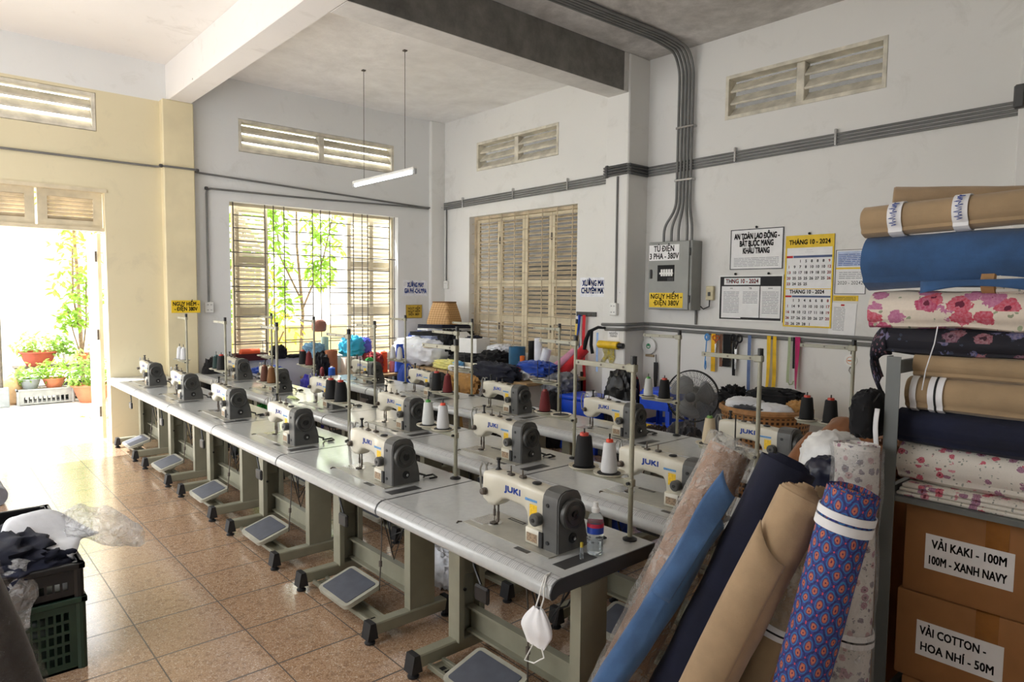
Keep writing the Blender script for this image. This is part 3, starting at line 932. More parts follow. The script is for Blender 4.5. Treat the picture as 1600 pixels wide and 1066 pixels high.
M_stand = plain('khaki_stand_enamel', (150, 147, 128), 0.4, var=0.06)
M_cream = plain('cream_spool_plate', (206, 200, 180), 0.4, var=0.03)

def make_stand():
    t = thing('thread_stand', '', 'thread stand')
    MB().lathe([(0.030, 0.0), (0.030, 0.006), (0.018, 0.012), (0.013, 0.014)], 16).build('base', M_black, t)
    MB().cyl((0, 0, 0.01), (0, 0, 0.735), 0.0105, n=12).build('pole', M_stand, t)
    MB().lathe([(0.0135, 0.728), (0.0135, 0.762), (0.0, 0.764)], 12).build('pole_cap', M_black, t)
    a = MB().box(-0.005, -0.32, 0.702, 0.005, -0.008, 0.724, 0.002)
    a.box(-0.014, -0.03, 0.696, 0.014, 0.014, 0.73, 0.004)
    o = a.build('top_arm', M_stand, t)
    e = MB()
    for y in (-0.30, -0.17, -0.05): e.cyl((-0.007, y, 0.713), (0.007, y, 0.713), 0.005, n=8)
    e.build('eyelet', M_iron, o)
    a = MB().box(-0.006, -0.32, 0.226, 0.006, -0.008, 0.25, 0.002).box(-0.014, -0.03, 0.222, 0.014, 0.014, 0.256, 0.004)
    o = a.build('spool_arm', M_stand, t)
    MB().cyl((0.012, 0.0, 0.239), (0.026, 0.0, 0.239), 0.007, n=8).build('clamp_screw', M_black, o)
    for y in (-0.262, -0.118):
        p = MB().lathe([(0.0, 0.2505), (0.058, 0.2505), (0.066, 0.256), (0.068, 0.262), (0.064, 0.2605), (0.056, 0.2555), (0.0, 0.2555)], 28, (0, y, 0)).build('spool_plate', M_cream, t)
        MB().lathe([(0.0, 0.2555), (0.05, 0.2555), (0.05, 0.258), (0.0, 0.258)], 24, (0, y, 0)).build('felt_pad', M_rubber, p)
        MB().cyl((0, y, 0.255), (0, y, 0.425), 0.0035, n=6).build('spool_pin', M_black, t)
    return t


CONE = {}
def cone_of(colour):
    """one prototype per thread colour: wound thread, and a coloured core tip"""
    if colour in CONE: return CONE[colour]
    thr, tip, rb, rt_, h = COLS[colour]
    t = thing('thread_cone', '', 'thread cone')
    m = MAT(colour.replace(' ', '_') + '_thread', 0.75)
    x, y, z = m.xyz()
    sp = ((z * 420 + m.noise(20, 2) * 2.0).fr() - 0.5).ab()
    m.col(m.mix(sp, tuple(c * 0.8 for c in thr), tuple(min(255, c * 1.1) for c in thr)))
    m.bump(sp, 0.5, 0.002)
    MB().lathe([(rb * 0.9, 0.002), (rb, 0.006), (rb * 0.985, 0.03), (rt_, h - 0.006), (rt_ * 0.9, h), (rt_ * 0.6, h)], 24).build('thread', m.m, t)
    MB().lathe([(rt_ * 0.62, h - 0.004), (rt_ * 0.58, h + 0.012), (rt_ * 0.4, h + 0.014), (0.0036, h + 0.012)], 16).build('cone_tip', plain(colour.replace(' ', '_') + '_tip', tip, 0.4), t)
    CONE[colour] = t
    return t

COLS = {
    'black': ((13, 12, 14), (190, 60, 40), 0.043, 0.033, 0.135), 'white': ((226, 226, 226), (214, 70, 40), 0.035, 0.025, 0.13),
    'green-tipped white': ((222, 224, 220), (70, 150, 60), 0.035, 0.025, 0.13), 'plain white': ((228, 228, 230), (224, 224, 220), 0.034, 0.025, 0.125),
    'rust brown': ((96, 52, 32), (120, 70, 44), 0.036, 0.024, 0.125), 'ochre brown': ((128, 84, 40), (150, 110, 60), 0.036, 0.024, 0.125),
    'dark green': ((22, 52, 48), (60, 90, 90), 0.036, 0.026, 0.12), 'dark red': ((110, 24, 26), (130, 50, 44), 0.037, 0.024, 0.13),
    'cream': ((214, 196, 164), (96, 140, 60), 0.036, 0.024, 0.13), 'maroon': ((70, 20, 32), (90, 40, 44), 0.034, 0.026, 0.11)}

ORD = ['farthest', 'second from far end', 'third from far end', 'third from near end', 'second from near end', 'nearest']
ROWN = ['row by the open floor', 'middle row', 'row by the notice wall']
rows = [(3.6, 0.0, range(6)), (2.765, 0.10, range(6)), (1.69, 0.10, range(1, 6))]
table0, machine0, stand0 = make_table(), make_machine(), make_stand()
first = True
cones = [
    [['plain white', 'plain white'], ['dark green', 'black'], ['rust brown', 'ochre brown'], ['black', 'black'], ['green-tipped white', 'white'], ['black', 'white']],
    [[None, None], ['black', 'dark red'], [None, None], ['black', 'dark red'], ['dark red', None], ['cream', None]],
    [None, ['plain white', 'plain white'], [None, None], [None, None], ['green-tipped white', 'black'], ['black', 'black']]]
usedc = set()
rnd = random.Random(11)
for r, (X, off, ks) in enumerate(rows):
    for k in ks:
        Y = off + 1.2 * k
        dx = -0.05 if (r == 1 and k == 0) else 0
        lab = '%s, %s' % (ORD[k] if not (r == 2 and k == 1) else 'farthest', ROWN[r])
        T = table0 if first else copy_tree(table0)
        put(T, 'grey-topped sewing table, %s' % lab, (X + dx, Y, 0), 0, 'grey sewing tables in three rows')
        Mc = machine0 if first else copy_tree(machine0)
        yy = Y + (0.6 if r == 0 else 0.575)
        if r == 2: yy = Y + (0.55 if k < 5 else 0.49)
        put(Mc, 'ivory sewing machine with charcoal end, %s' % lab, (X - 0.195 + dx, yy, 0.7605), 0, 'sewing machines on the tables')
        St = stand0 if first else copy_tree(stand0)
        sx, sy = X - 0.497 + dx, Y + 1.11
        if r == 2: sx = X - 0.505
        put(St, 'khaki metal thread stand, %s' % lab, (sx, sy, 0.7605), 0.0, 'thread stands on the tables')
        first = False
        cc = cones[r][k]
        for j, cname in enumerate(cc or []):
            if not cname: continue
            P = cone_of(cname)
            o = P if cname not in usedc else copy_tree(P)
            usedc.add(cname)
            both = cc[0] == cc[1]
            pos = ('farther %s' if j == 0 else 'nearer %s') % cname if both else cname
            put(o, '%s thread cone, stand %s' % (pos, lab), (sx, sy + (-0.262, -0.118)[j], 0.7605 + 0.2585), rnd.random() * 6, 'thread cones on the stands')

# ------------------------------------------------------------------ small things on and by the nearest table
gl = MAT('clear_bottle_plastic', 0.06)
gl.col((240, 246, 250)); gl.set('Transmission Weight', 0.92); gl.set('IOR', 1.2)
bt = thing('water_bottle', 'small clear water bottle with red and blue label beside the nearest sewing machine', 'bottle', (3.325, 7.115, 0.7615))
MB().lathe([(0.0, 0.0), (0.028, 0.0), (0.032, 0.006), (0.032, 0.03), (0.030, 0.034), (0.032, 0.038), (0.032, 0.06), (0.030, 0.064), (0.032, 0.068), (0.0325, 0.125), (0.031, 0.14), (0.022, 0.158), (0.013, 0.168), (0.0125, 0.178)], 24).build('bottle_body', gl.m, bt)
MB().lathe([(0.0, 0.002), (0.029, 0.003), (0.030, 0.055), (0.0, 0.056)], 20).build('water', gl.m, bt)
MB().lathe([(0.0332, 0.084), (0.0334, 0.109)], 24, cap=False).build('blue_label', plain('label_blue', (30, 66, 160), 0.35), bt)
MB().lathe([(0.0334, 0.109), (0.0332, 0.124)], 24, cap=False).build('red_label', plain('label_red', (186, 40, 70), 0.35), bt)
MB().lathe([(0.016, 0.164), (0.0165, 0.18), (0.011, 0.184), (0.0095, 0.196), (0.0105, 0.204), (0.0, 0.206)], 18).build('cap', M_white, bt)
ob = thing('oil_vial', 'tiny glass oil vial with yellow top on the dark plate of the nearest table', 'vial', (3.405, 7.118, 0.7615))
MB().lathe([(0.0, 0), (0.007, 0), (0.0075, 0.004), (0.0075, 0.042), (0.004, 0.048)], 12).build('vial_glass', gl.m, ob)
MB().lathe([(0.006, 0.044), (0.006, 0.062), (0.0, 0.064)], 12).build('vial_top', plain('brass_yellow', (190, 170, 60), 0.4), ob)
# cloth face mask hung on the table corner
fm = thing('face_mask', 'white cloth face mask hanging by its loops from the nearest table corner', 'face mask', (3.655, 7.16, 0.0))
def fmf(u, v):
    z = 0.665 - 0.145 * v
    w = 0.02 + 0.058 * math.sin(min(1, v * 1.5) * PI / 2) * (1 - 0.62 * max(0, v - 0.6) / 0.4)
    a = u * 2 * PI
    th = 0.022 * math.sin(PI * min(1, 0.08 + v * 0.96)) + 0.003
    fold = 0.003 * math.sin(a * 7) * (1 - v * 0.6)
    return (0.018 + math.sin(a) * (th + fold), math.cos(a) * (w + fold) - 0.012 * v, z)
MB().grid(fmf, 40, 14, cu=True).build('mask_cloth', cloth_mat('mask_cotton', (236, 236, 238), 0.03), fm, angle=60)
MB().tube([(0.02, 0.012, 0.66), (0.012, 0.02, 0.70), (0.003, 0.012, 0.735), (-0.03, -0.01, 0.763), (-0.06, -0.02, 0.763)], 0.0028, 6).build('ear_loop', M_white, fm)
MB().tube([(0.02, -0.012, 0.66), (0.012, -0.004, 0.70), (0.003, 0.0, 0.735), (-0.03, -0.016, 0.764), (-0.06, -0.02, 0.7645)], 0.0028, 6).build('ear_loop', M_white, fm)
MB().tube([(0.02, 0.02, 0.53), (0.025, 0.04, 0.50), (0.025, 0.02, 0.485), (0.025, -0.01, 0.46), (0.025, -0.06, 0.45), (0.022, -0.02, 0.525)], 0.0028, 6).build('lower_loop', M_white, fm)

# ------------------------------------------------------------------ pendant tube lamp
lp = thing('tube_lamp', 'lit fluorescent tube lamp hanging on two thin rods from the ceiling', 'lamp', (1.15, 1.875, 3.09))
MB().box(-0.028, -0.68, 0.012, 0.028, 0.68, 0.045, 0.006).build('lamp_housing', M_white, lp)
MB().tube([(0, -0.66, -0.006), (0, 0.66, -0.006)], 0.016, 14).build('tube', emit('lit_tube', (236, 244, 255), 14), lp)
for s in (-1, 1):
    MB().box(-0.02, s * 0.665 - 0.02, -0.028, 0.02, s * 0.665 + 0.02, 0.03, 0.005).build('lamp_holder', plain('lamp_holder_grey', (180, 182, 184), 0.4) if s < 0 else bpy.data.materials['lamp_holder_grey'], lp)
for y in (-0.43, 0.475):
    r = MB().cyl((0, y, 0.04), (0, y, H - 3.09), 0.0035, n=6)
    r.box(-0.02, y - 0.02, H - 3.09 - 0.012, 0.02, y + 0.02, H - 3.09)
    r.build('hanging_rod', M_iron, lp)

# ------------------------------------------------------------------ electrical cabinet
M_cab = plain('grey_cabinet_enamel', (142, 144, 140), 0.4, var=0.04, scale=4)
W = MB
cab = thing('electrical_cabinet', 'grey metal electrical cabinet with breaker window on the right wall', 'electrical cabinet', M=on_right(4.445, 1.985))
W().box(-0.265, -0.37, 0, 0.29, 0.37, 0.185, 0.006).build('cabinet_body', M_cab, cab)
dr = W().box(-0.262, -0.365, 0.186, 0.262, 0.365, 0.203, 0.005).build('cabinet_door', M_cab, cab)
wd = W().box(-0.135, -0.06, 0.2025, 0.085, 0.115, 0.2045).build('breaker_window', M_ink, dr)
bw = W()
for k in range(5): bw.box(-0.09 + 0.032 * k, -0.005, 0.2043, -0.064 + 0.032 * k, 0.07, 0.209, 0.002)
bw.box(-0.105, 0.015, 0.2043, 0.07, 0.035, 0.211)
bw.build('breakers', M_white, wd)
bw = W()
for k in range(4): bw.box(0.0 + 0.02 * k, -0.055, 0.2043, 0.012 + 0.02 * k, -0.02, 0.207)
bw.build('breaker_switches', M_dark, wd)
W().box(-0.235, -0.03, 0.203, -0.205, 0.07, 0.214, 0.004).build('latch', M_black, dr)
for z in (-0.25, 0.25): W().cyl((0.268, z - 0.04, 0.196), (0.268, z + 0.04, 0.196), 0.009, n=8).build('hinge', M_dark, cab)
lb = W().box(-0.25, 0.165, 0.2035, 0.14, 0.335, 0.2052).build('white_label', M_paper, dr)
text('lettering', 'TỦ ĐIỆN\n3 PHA - 380V', 0.088, M_ink, dr, (-0.055, 0.25, 0.2055), 0.022, fit=0.375)
lb = W().box(-0.235, -0.345, 0.2035, 0.20, -0.185, 0.2052).build('yellow_label', M_yel, dr)
text('lettering', 'NGỤY HIẾM -\n·ĐIỆN 380V', 0.076, M_ink, dr, (-0.015, -0.263, 0.2055), 0.02, fit=0.40)

# ------------------------------------------------------------------ notices
def board(name, label, cat, M, w, h, mat, t=0.006, border=None, bw=0.012):
    o = thing(name, label, cat, M=M)
    W().box(-w / 2, -h / 2, 0, w / 2, h / 2, t).build('sheet', mat, o)
    if border:
        f = W()
        f.box(-w / 2, -h / 2, t * 0.2, -w / 2 + bw, h / 2, t + 0.004); f.box(w / 2 - bw, -h / 2, t * 0.2, w / 2, h / 2, t + 0.004)
        f.box(-w / 2 + bw, -h / 2, t * 0.2, w / 2 - bw, -h / 2 + bw, t + 0.004); f.box(-w / 2 + bw, h / 2 - bw, t * 0.2, w / 2 - bw, h / 2, t + 0.004)
        f.build('border', border, o)
    return o

def lines(parent, x0, x1, y0, y1, n, z, mat=None, th=0.35, seed=1):
    rnd = random.Random(seed); f = W()
    s = (y1 - y0) / n
    for k in range(n):
        x = x0
        while x < x1 - 0.004:
            e = min(x1, x + rnd.uniform(0.02, 0.09))
            f.box(x, y0 + s * k, z, e, y0 + s * (k + th), z + 0.0006); x = e + 0.006
        if rnd.random() < 0.2: continue
    f.build('printed_lines', mat or M_grayink, parent)

def nail(M, label):
    o = tag(W().lathe([(0.008, 0.0), (0.008, 0.01), (0.012, 0.012), (0.012, 0.018), (0, 0.02)], 10).build('nail', M_ink), label, 'nail')
    o.matrix_basis = M

sf = board('safety_notice', 'white framed safety notice in heavy black capitals on the right wall', 'notice', on_right(5.355, 2.244), 0.565, 0.405, M_paper, 0.008, M_dark, 0.008)
text('lettering', 'AN TOÀN LAO ĐỘNG -\nBẮT BUỘC MANG\nKHẨU TRANG', 0.079, M_ink, sf, (0, 0.055, 0.0085), 0.04, fit=0.48)
lines(sf, -0.24, 0.24, -0.17, -0.075, 6, 0.0082, seed=3)
nail(on_right(5.355, 2.462), 'dark nail holding the safety notice')
nb = board('notice_board', 'dark notice board with white frame and three pinned sheets', 'notice board', on_right(5.305, 1.752), 0.70, 0.465, plain('dark_felt', (48, 48, 50), 0.9), 0.01, M_white, 0.014)
hd = W().box(-0.29, 0.135, 0.0102, 0.11, 0.205, 0.012).build('header_card', M_paper, nb)
text('lettering', 'THNG 10 - 2024', 0.06, M_red, nb, (-0.09, 0.17, 0.0125), 0.025, fit=0.36)
for k, (x, w) in enumerate(((-0.205, 0.22), (0.005, 0.20), (0.22, 0.21))):
    p = W().box(x - w / 2, -0.195 - 0.01 * (k == 0), 0.0102, x + w / 2, 0.12, 0.0125).build('pinned_sheet', M_paper, nb)
    lines(p, x - w * 0.4, x + w * 0.4, -0.15 + 0.1 * (k == 1), 0.075, 14 if k != 1 else 8, 0.0126, seed=k)
    text('heading', ('==', 'TB', '===')[k], 0.026, M_dark, p, (x, 0.098, 0.0128), 0.02)
for y in (5.14, 5.5): nail(on_right(y, 1.998), 'dark nail over the notice board, %s' % ('on its left' if y < 5.3 else 'on its right'))

cal = board('wall_calendar', 'tall yellow and white two-month wall calendar', 'calendar', on_right(5.893, 1.918), 0.46, 0.87, M_paper, 0.008, M_yel, 0.014)
W().box(-0.216, 0.318, 0.0082, 0.216, 0.421, 0.0105).build('yellow_header', M_yel, cal)
text('lettering', 'THÁNG 10 - 2024', 0.062, M_ink, cal, (0, 0.368, 0.0108), 0.03, fit=0.39)
text('small_print', '~~~~~\n~~~~~~~', 0.02, M_grayink, cal, (0, 0.285, 0.0084))
W().box(-0.216, 0.222, 0.0082, -0.155, 0.243, 0.0092).build('red_day_bar', M_red, cal)
W().box(-0.15, 0.222, 0.0082, 0.216, 0.243, 0.0092).build('blue_day_bar', plain('slate_blue_print', (76, 92, 130), 0.7), cal)
def days(rows_, ytop, dy):
    xs = [-0.19 + 0.0545 * i for i in range(8)]
    for red in (0, 1):
        for j, row in enumerate(rows_):
            cells = [(xs[i], c) for i, c in enumerate(row) if c and (i in (0, 7)) == bool(red)]
            for x, c in cells:
                text('red_date' if red else 'date', c, 0.036, M_red if red else M_ink, cal, (x, ytop - dy * j, 0.0084), 0.03)
days([['', '', '1', '5', '8', '8', '8', '9'], ['1', '9', '7', '8', '10', '10', '10', '12'], ['13', '10', '17', '18', '19', '18', '10', '20'], ['20', '25', '25', '25', '26', '27', '25', '26'], ['23', '24', '25', '25', '', '', '', '']], 0.19, 0.054)
W().box(-0.216, -0.075, 0.0082, 0.216, -0.068, 0.0092).build('divider', M_yel, cal)
text('lettering', 'THÁNG 10 - 2024', 0.05, M_ink, cal, (-0.01, -0.10, 0.0084), 0.03, fit=0.33)
W().box(-0.216, -0.152, 0.0082, -0.155, -0.135, 0.0092).build('red_day_bar', M_red, cal)
W().box(-0.15, -0.152, 0.0082, 0.216, -0.135, 0.0092).build('blue_day_bar', bpy.data.materials['slate_blue_print'], cal)
days([['', '1', '3', '4', '6', '6', '8', '8'], ['1', '14', '9', '10', '10', '10', '10', '17'], ['16', '18', '10', '12', '17', '11', '18', '19'], ['26', '27', '26', '25', '20', '26', '27', '20'], ['25', '26', '29', '28', '1', '', '', '']], -0.182, 0.056)
nail(on_right(5.89, 2.366), 'dark nail holding the yellow calendar')

ct = board('certificate', 'white certificate sheets in a thin frame beside the calendar', 'notice', on_right(6.275, 2.0), 0.27, 0.40, M_paper, 0.006, M_dark, 0.005)
W().box(-0.12, 0.05, 0.0062, 0.12, 0.185, 0.0075).build('blue_form', plain('pale_blue_form', (186, 200, 226), 0.7), ct)
lines(ct, -0.11, 0.11, 0.06, 0.17, 7, 0.0076, M_blueink, seed=8)
W().box(-0.13, 0.025, 0.0062, 0.13, 0.04, 0.0072).build('yellow_band', M_yel, ct)
text('handwriting', '2020 - 20242', 0.045, M_ink, ct, (0, -0.10, 0.0066), 0.0, fit=0.22)
lines(ct, -0.1, 0.1, -0.06, 0.01, 4, 0.0064, seed=9)
yb = board('yellow_strip_notice', 'narrow yellow printed strip under the certificate', 'notice', on_right(6.24, 1.762), 0.22, 0.05, M_yel, 0.004)
lines(yb, -0.09, 0.09, -0.018, 0.018, 3, 0.0042, M_ink, seed=5)
sh = board('paper_sheet', 'loose white list sheet hanging below the yellow strip', 'paper', on_right(6.22, 1.567, 0.003) @ Matrix.Rotation(math.radians(-2), 4, 'Z'), 0.235, 0.30, M_paper, 0.003)
lines(sh, -0.08, 0.02, -0.1, 0.12, 16, 0.0032, seed=6)
W().box(-0.02, 0.125, 0.003, 0.01, 0.14, 0.006).build('red_pin', M_red, sh)

# warning sign on the cream pillar, painted names on the walls
ws = board('warning_sign', 'yellow warning sign with black capitals on the cream pillar', 'sign', on_back(2.82, 1.578, 0.0, 0.11), 0.325, 0.15, M_yel, 0.005)
text('lettering', 'NGỤY HIỂM -\n- ĐIỆN 380V', 0.066, M_ink, ws, (0, 0, 0.0055), 0.03, fit=0.29)
ys = board('warning_sign', 'small yellow printed sign in the back corner beside the open window', 'sign', on_back(-0.51, 1.485), 0.29, 0.205, plain('dull_yellow_paper', (206, 172, 60), 0.7), 0.006, plain('brown_edge', (150, 120, 50), 0.7), 0.006)
text('lettering', 'NGUY HIỂM\nNGUY HIỂM\nĐIỆN 380V', 0.05, plain('dark_olive_print', (84, 66, 26), 0.8), ys, (0, 0, 0.0065), 0.03, fit=0.22)
for (M, body, w, lab) in ((on_back(-0.54, 1.845), 'XƯỞNG MAY\nGIA PHÍ -CHUYPIA', 0.44, 'blue painted lettering on white paper by the open window'), (on_right(3.20, 1.865), 'XƯỞNG MA\\\nCHUYÊM MAY', 0.44, 'blue painted lettering on white paper between brown shutters and pillar')):
    ps = board('workshop_sign', lab, 'sign', M, w, 0.24, plain('white_sign_paper', (230, 232, 238), 0.7) if 'white_sign_paper' not in bpy.data.materials else bpy.data.materials['white_sign_paper'], 0.003)
    text('lettering', body, 0.10, M_blueink, ps, (0, 0, 0.0035), 0.035, fit=0.40)

# ------------------------------------------------------------------ tools and trims hung on the right wall
def hang(name, label, cat, y, z, mb, mat, group=None, x=-1.0):
    o = mb.build(name, mat, None, angle=50)
    o.location = (x, y, z)
    return tag(o, label, cat, group)

def strip(L, w, wob=0.006, seed=0, twist=0.0, t=0.0018):
    rnd = random.Random(seed); a, b = rnd.random() * 6, rnd.random() * 6
    mb = MB()
    def fn(u, v):
        q = twist * v
        o_ = (u - 0.5) * w
        return (0.008 * math.sin(v * 5 + a) * v + o_ * math.sin(q), o_ * math.cos(q) + wob * math.sin(v * 4 + b) * v, -L * v)
    mb.grid(fn, 3, 14)
    # a back face gives the ribbon its thickness
    f2 = MB(); f2.grid(lambda u, v: tuple(Vector(fn(u, v)) + Vector((t, 0, 0))), 3, 14)
    mb.add(f2.v, f2.f)
    return mb

def ring(y, z, r, th, flat=1.0, x=0.0, n=16): return [(x, y + r * math.cos(2 * PI * i / n), z + r * flat * math.sin(2 * PI * i / n)) for i in range(n)]

def scissors(label, y, z, c, s=1.0):
    t = thing('scissors', label, 'scissors', (-0.995, y, z))
    m = plain('scissor_handle_' + label.split()[0], c, 0.35)
    h = MB().tube(ring(-0.022 * s, 0, 0.02 * s, 0, 1.25), 0.006 * s, 6, closed=True).tube(ring(0.022 * s, 0, 0.02 * s, 0, 1.25, 0.004), 0.006 * s, 6, closed=True)
    h.tube([(0, -0.015 * s, -0.022 * s), (0, 0.004 * s, -0.07 * s)], 0.006 * s, 6).tube([(0.004, 0.015 * s, -0.022 * s), (0.004, -0.004 * s, -0.07 * s)], 0.006 * s, 6)
    h.build('handles', m, t)
    b = MB().prism([(-0.008 * s, -0.06 * s), (0.010 * s, -0.06 * s), (0.004 * s, -0.20 * s), (0.0, -0.21 * s)], -0.001, 0.002, 'x').prism([(-0.010 * s, -0.06 * s), (0.008 * s, -0.06 * s), (0.001 * s, -0.21 * s), (-0.004 * s, -0.20 * s)], 0.003, 0.006, 'x')
    b.build('blades', M_steel, t)
    return t

lp_ = MB().tube(ring(0, 0, 0.026, 0, 1.3), 0.007, 6, closed=True).tube(ring(0.0, 0, 0.016, 0, 1.3, 0.012), 0.006, 6, closed=True)
lp_.tube([(0, -0.005, -0.03), (0.004, -0.012, -0.22), (0.004, -0.018, -0.32), (0.004, -0.008, -0.345), (0.004, 0.0, -0.32), (0.004, -0.006, -0.25)], 0.0055, 6)
hang('cord_loop', 'sky blue cord coiled and hung at the far end of the trim rail', 'cord', 4.857, 1.335, lp_, plain('sky_blue_cord', (70, 150, 220), 0.5))
hang('ribbon', 'wide golden yellow ribbon hung next to the sky blue cord', 'ribbon', 4.93, 1.375, strip(0.40, 0.05, seed=2), cloth_mat('golden_ribbon', (226, 176, 30)), 'trims hung on the low pipe', -1.005)
scissors('orange handled scissors hung over the golden ribbon', 4.965, 1.335, (190, 96, 40), 0.95)
hang('leather_strip', 'brown leather strip hung beside the black lace', 'strip', 5.02, 1.375, strip(0.34, 0.035, seed=3), plain('brown_leather', (104, 62, 36), 0.6, var=0.2), None, -1.006)
hang('lace_strip', 'wide black lace strip between the brown strip and the large scissors', 'strip', 5.085, 1.378, strip(0.34, 0.085, seed=4), M_blk, None, -1.008)
scissors('black large tailor scissors hung on the low pipe', 5.20, 1.34, (30, 30, 32), 1.55)
hang('zip_fastener', 'black zip hung behind the large tailor scissors', 'zip', 5.17, 1.375, strip(0.42, 0.035, seed=5), M_blk, None, -1.01)
hang('ribbon', 'long slate blue ribbon hung in the middle of the low pipe', 'ribbon', 5.34, 1.38, strip(0.62, 0.035, seed=6), cloth_mat('slate_blue_ribbon', (96, 116, 160)), 'trims hung on the low pipe', -1.005)
hang('ribbon', 'long yellow ribbon, farther of the yellow pair', 'ribbon', 5.545, 1.385, strip(0.60, 0.04, seed=7, twist=0.5), cloth_mat('yellow_ribbon', (232, 186, 40)), 'trims hung on the low pipe', -1.005)
hang('ribbon', 'long yellow ribbon, nearer of the yellow pair', 'ribbon', 5.605, 1.385, strip(0.57, 0.034, seed=8, twist=-0.4), bpy.data.materials['yellow_ribbon'], 'trims hung on the low pipe', -1.006)
lc = MAT('green_lace', 0.8); x, y, z = lc.xyz()
lc.col(lc.mix((z * 70).fr().lt(0.5) * 0.8, (196, 206, 170), (96, 112, 70)))
lcm = strip(0.44, 0.028, seed=9)
lcm.tube([(0.004, 0.0, -0.43), (0.006, 0.02, -0.46), (0.006, 0.045, -0.45), (0.004, 0.055, -0.42)], 0.007, 6)
hang('lace_trim', 'green and cream toothed lace trim hung in a hook shape', 'trim', 5.755, 1.385, lcm, lc.m, None, -1.004)
hang('ribbon', 'magenta ribbon, last on the low pipe toward the calendar', 'ribbon', 5.835, 1.39, strip(0.50, 0.05, seed=10, twist=0.9), cloth_mat('magenta_ribbon', (176, 36, 96)), 'trims hung on the low pipe', -1.003)
hang('zip_fastener', 'thin black zip beside the magenta ribbon', 'zip', 5.80, 1.385, strip(0.30, 0.02, seed=12), M_blk, None, -1.006)
hk = thing('hook_rail', 'dark short rail with hooks near the end of the brown shutters', 'hook rail', M=on_right(3.10, 1.527))
W().box(-0.165, -0.028, 0, 0.165, 0.028, 0.02, 0.003).build('rail', M_dark, hk)
for q in (-0.1, 0.0, 0.1): W().tube([(q, -0.01, 0.02), (q, -0.02, 0.045), (q, 0.0, 0.055)], 0.004, 6).build('hook', M_iron, hk)
hang('ribbon', 'bunch of royal blue tape hung on the hook rail', 'ribbon', 3.02, 1.515, strip(0.42, 0.05, seed=13, twist=1.2).tube([(0.01, 0.01, 0), (0.02, -0.02, -0.3)], 0.01, 6), M_bluecl, None, -1.0)
hang('ribbon', 'long red tape hung on the hook rail down to the blue box', 'ribbon', 3.10, 1.515, strip(0.98, 0.05, seed=14, wob=0.02), M_redcl, None, -1.0)
ruler = MB().box(-0.005, -0.02, -0.26, 0.005, 0.02, 0.0)
hang('dark_ruler', 'dark stick hung below the red tape', 'ruler', 3.075, 0.80, ruler, M_black, None, -1.0)
# objects on the pillar (front face x = -0.82)
bs = hang('black_strap', 'black strap draped over the end of the low pipes', 'strap', 3.74, 1.36, MB().tube([(0.02, 0.0, 0.03), (0.03, -0.10, 0.035), (0.025, -0.24, -0.02), (0.02, -0.30, -0.14), (0.02, -0.32, -0.24)], [0.012, 0.018, 0.02, 0.026, 0.02], 8).tube([(0.03, -0.2, 0.0), (0.025, -0.21, -0.18), (0.02, -0.19, -0.28)], 0.02, 8), M_blk, None, -0.68)
hang('ribbon', 'pale blue tape hanging under the black strap', 'ribbon', 3.60, 1.33, strip(0.46, 0.03, seed=15), cloth_mat('pale_blue_tape', (150, 180, 224)), None, -0.685)
pn = board('paper_sheet', 'small white paper with faint print over the yellow roll', 'paper', on_right(3.83, 1.315, 0, -0.70), 0.17, 0.12, M_paper, 0.003)
text('lettering', 'NGUYỄN\nTHÀNH', 0.034, M_grayink, pn, (0, 0, 0.0032), 0.02, fit=0.12)
yr = thing('yellow_roll', 'yellow film roll with black end on the pillar', 'roll', (-0.655, 3.84, 1.20))
MB().lathe([(0.02, -0.19), (0.045, -0.185), (0.045, 0.10), (0.03, 0.105)], 20, (0, 0, 0), 'y').build('film', plain('yellow_film', (226, 186, 30), 0.35), yr)
MB().lathe([(0.03, 0.10), (0.034, 0.11), (0.03, 0.17), (0.012, 0.175)], 16, (0, 0, 0), 'y').build('handle', M_black, yr)
MB().grid(lambda u, v: (-0.03 + 0.01 * math.sin(v * 9 + u * 5), -0.07 + (u - 0.5) * 0.17 + 0.03 * v * math.sin(v * 4), -0.04 - 0.20 * v * (0.8 + 0.2 * math.sin(u * 9))), 10, 10).build('film_tail', clear_film('yellow_clear_film', (220, 200, 60), 0.6), yr, solid=0.001)
# round scale, bobbin tag
rs = thing('round_scale', 'white round dial scale with green mark hanging on the right wall', 'scale', M=on_right(4.09, 1.19, 0.0))
W().lathe([(0.0, 0.0), (0.085, 0.0), (0.092, 0.01), (0.092, 0.035), (0.08, 0.042), (0.0, 0.042)], 32).build('dial', M_white, rs)
W().lathe([(0.02, 0.0425), (0.03, 0.0425), (0.03, 0.0435), (0.02, 0.0435)], 20, cap=False).prism([(-0.02, 0.0), (0.02, 0.0), (0.0, 0.03)], 0.0425, 0.044, 'z').build('green_mark', plain('leaf_green_print', (40, 140, 90), 0.5), rs)
W().box(-0.06, -0.125, 0.0, 0.06, -0.098, 0.02, 0.004).build('scale_hanger', plain('pale_wood', (170, 150, 120), 0.6), rs)
W().cyl((0, 0.088, 0.01), (0, 0.14, 0.01), 0.004, n=6).cyl((0.0, 0.13, 0.0), (0, 0.13, 0.03), 0.01, n=8).build('hook', M_iron, rs)
tg = thing('round_tag', 'round white tag with coloured print hanging on a dark cord below the paper sheet', 'tag', M=on_right(6.31, 1.20, 0.0))
W().lathe([(0.0, 0.0), (0.056, 0.0), (0.056, 0.012), (0.0, 0.012)], 28).build('disc', M_white, tg)
W().lathe([(0.03, 0.0122), (0.034, 0.0122), (0.034, 0.013), (0.03, 0.013)], 24, cap=False).box(-0.024, -0.006, 0.0122, 0.024, 0.004, 0.013).build('print', plain('orange_print', (214, 130, 60), 0.6), tg)
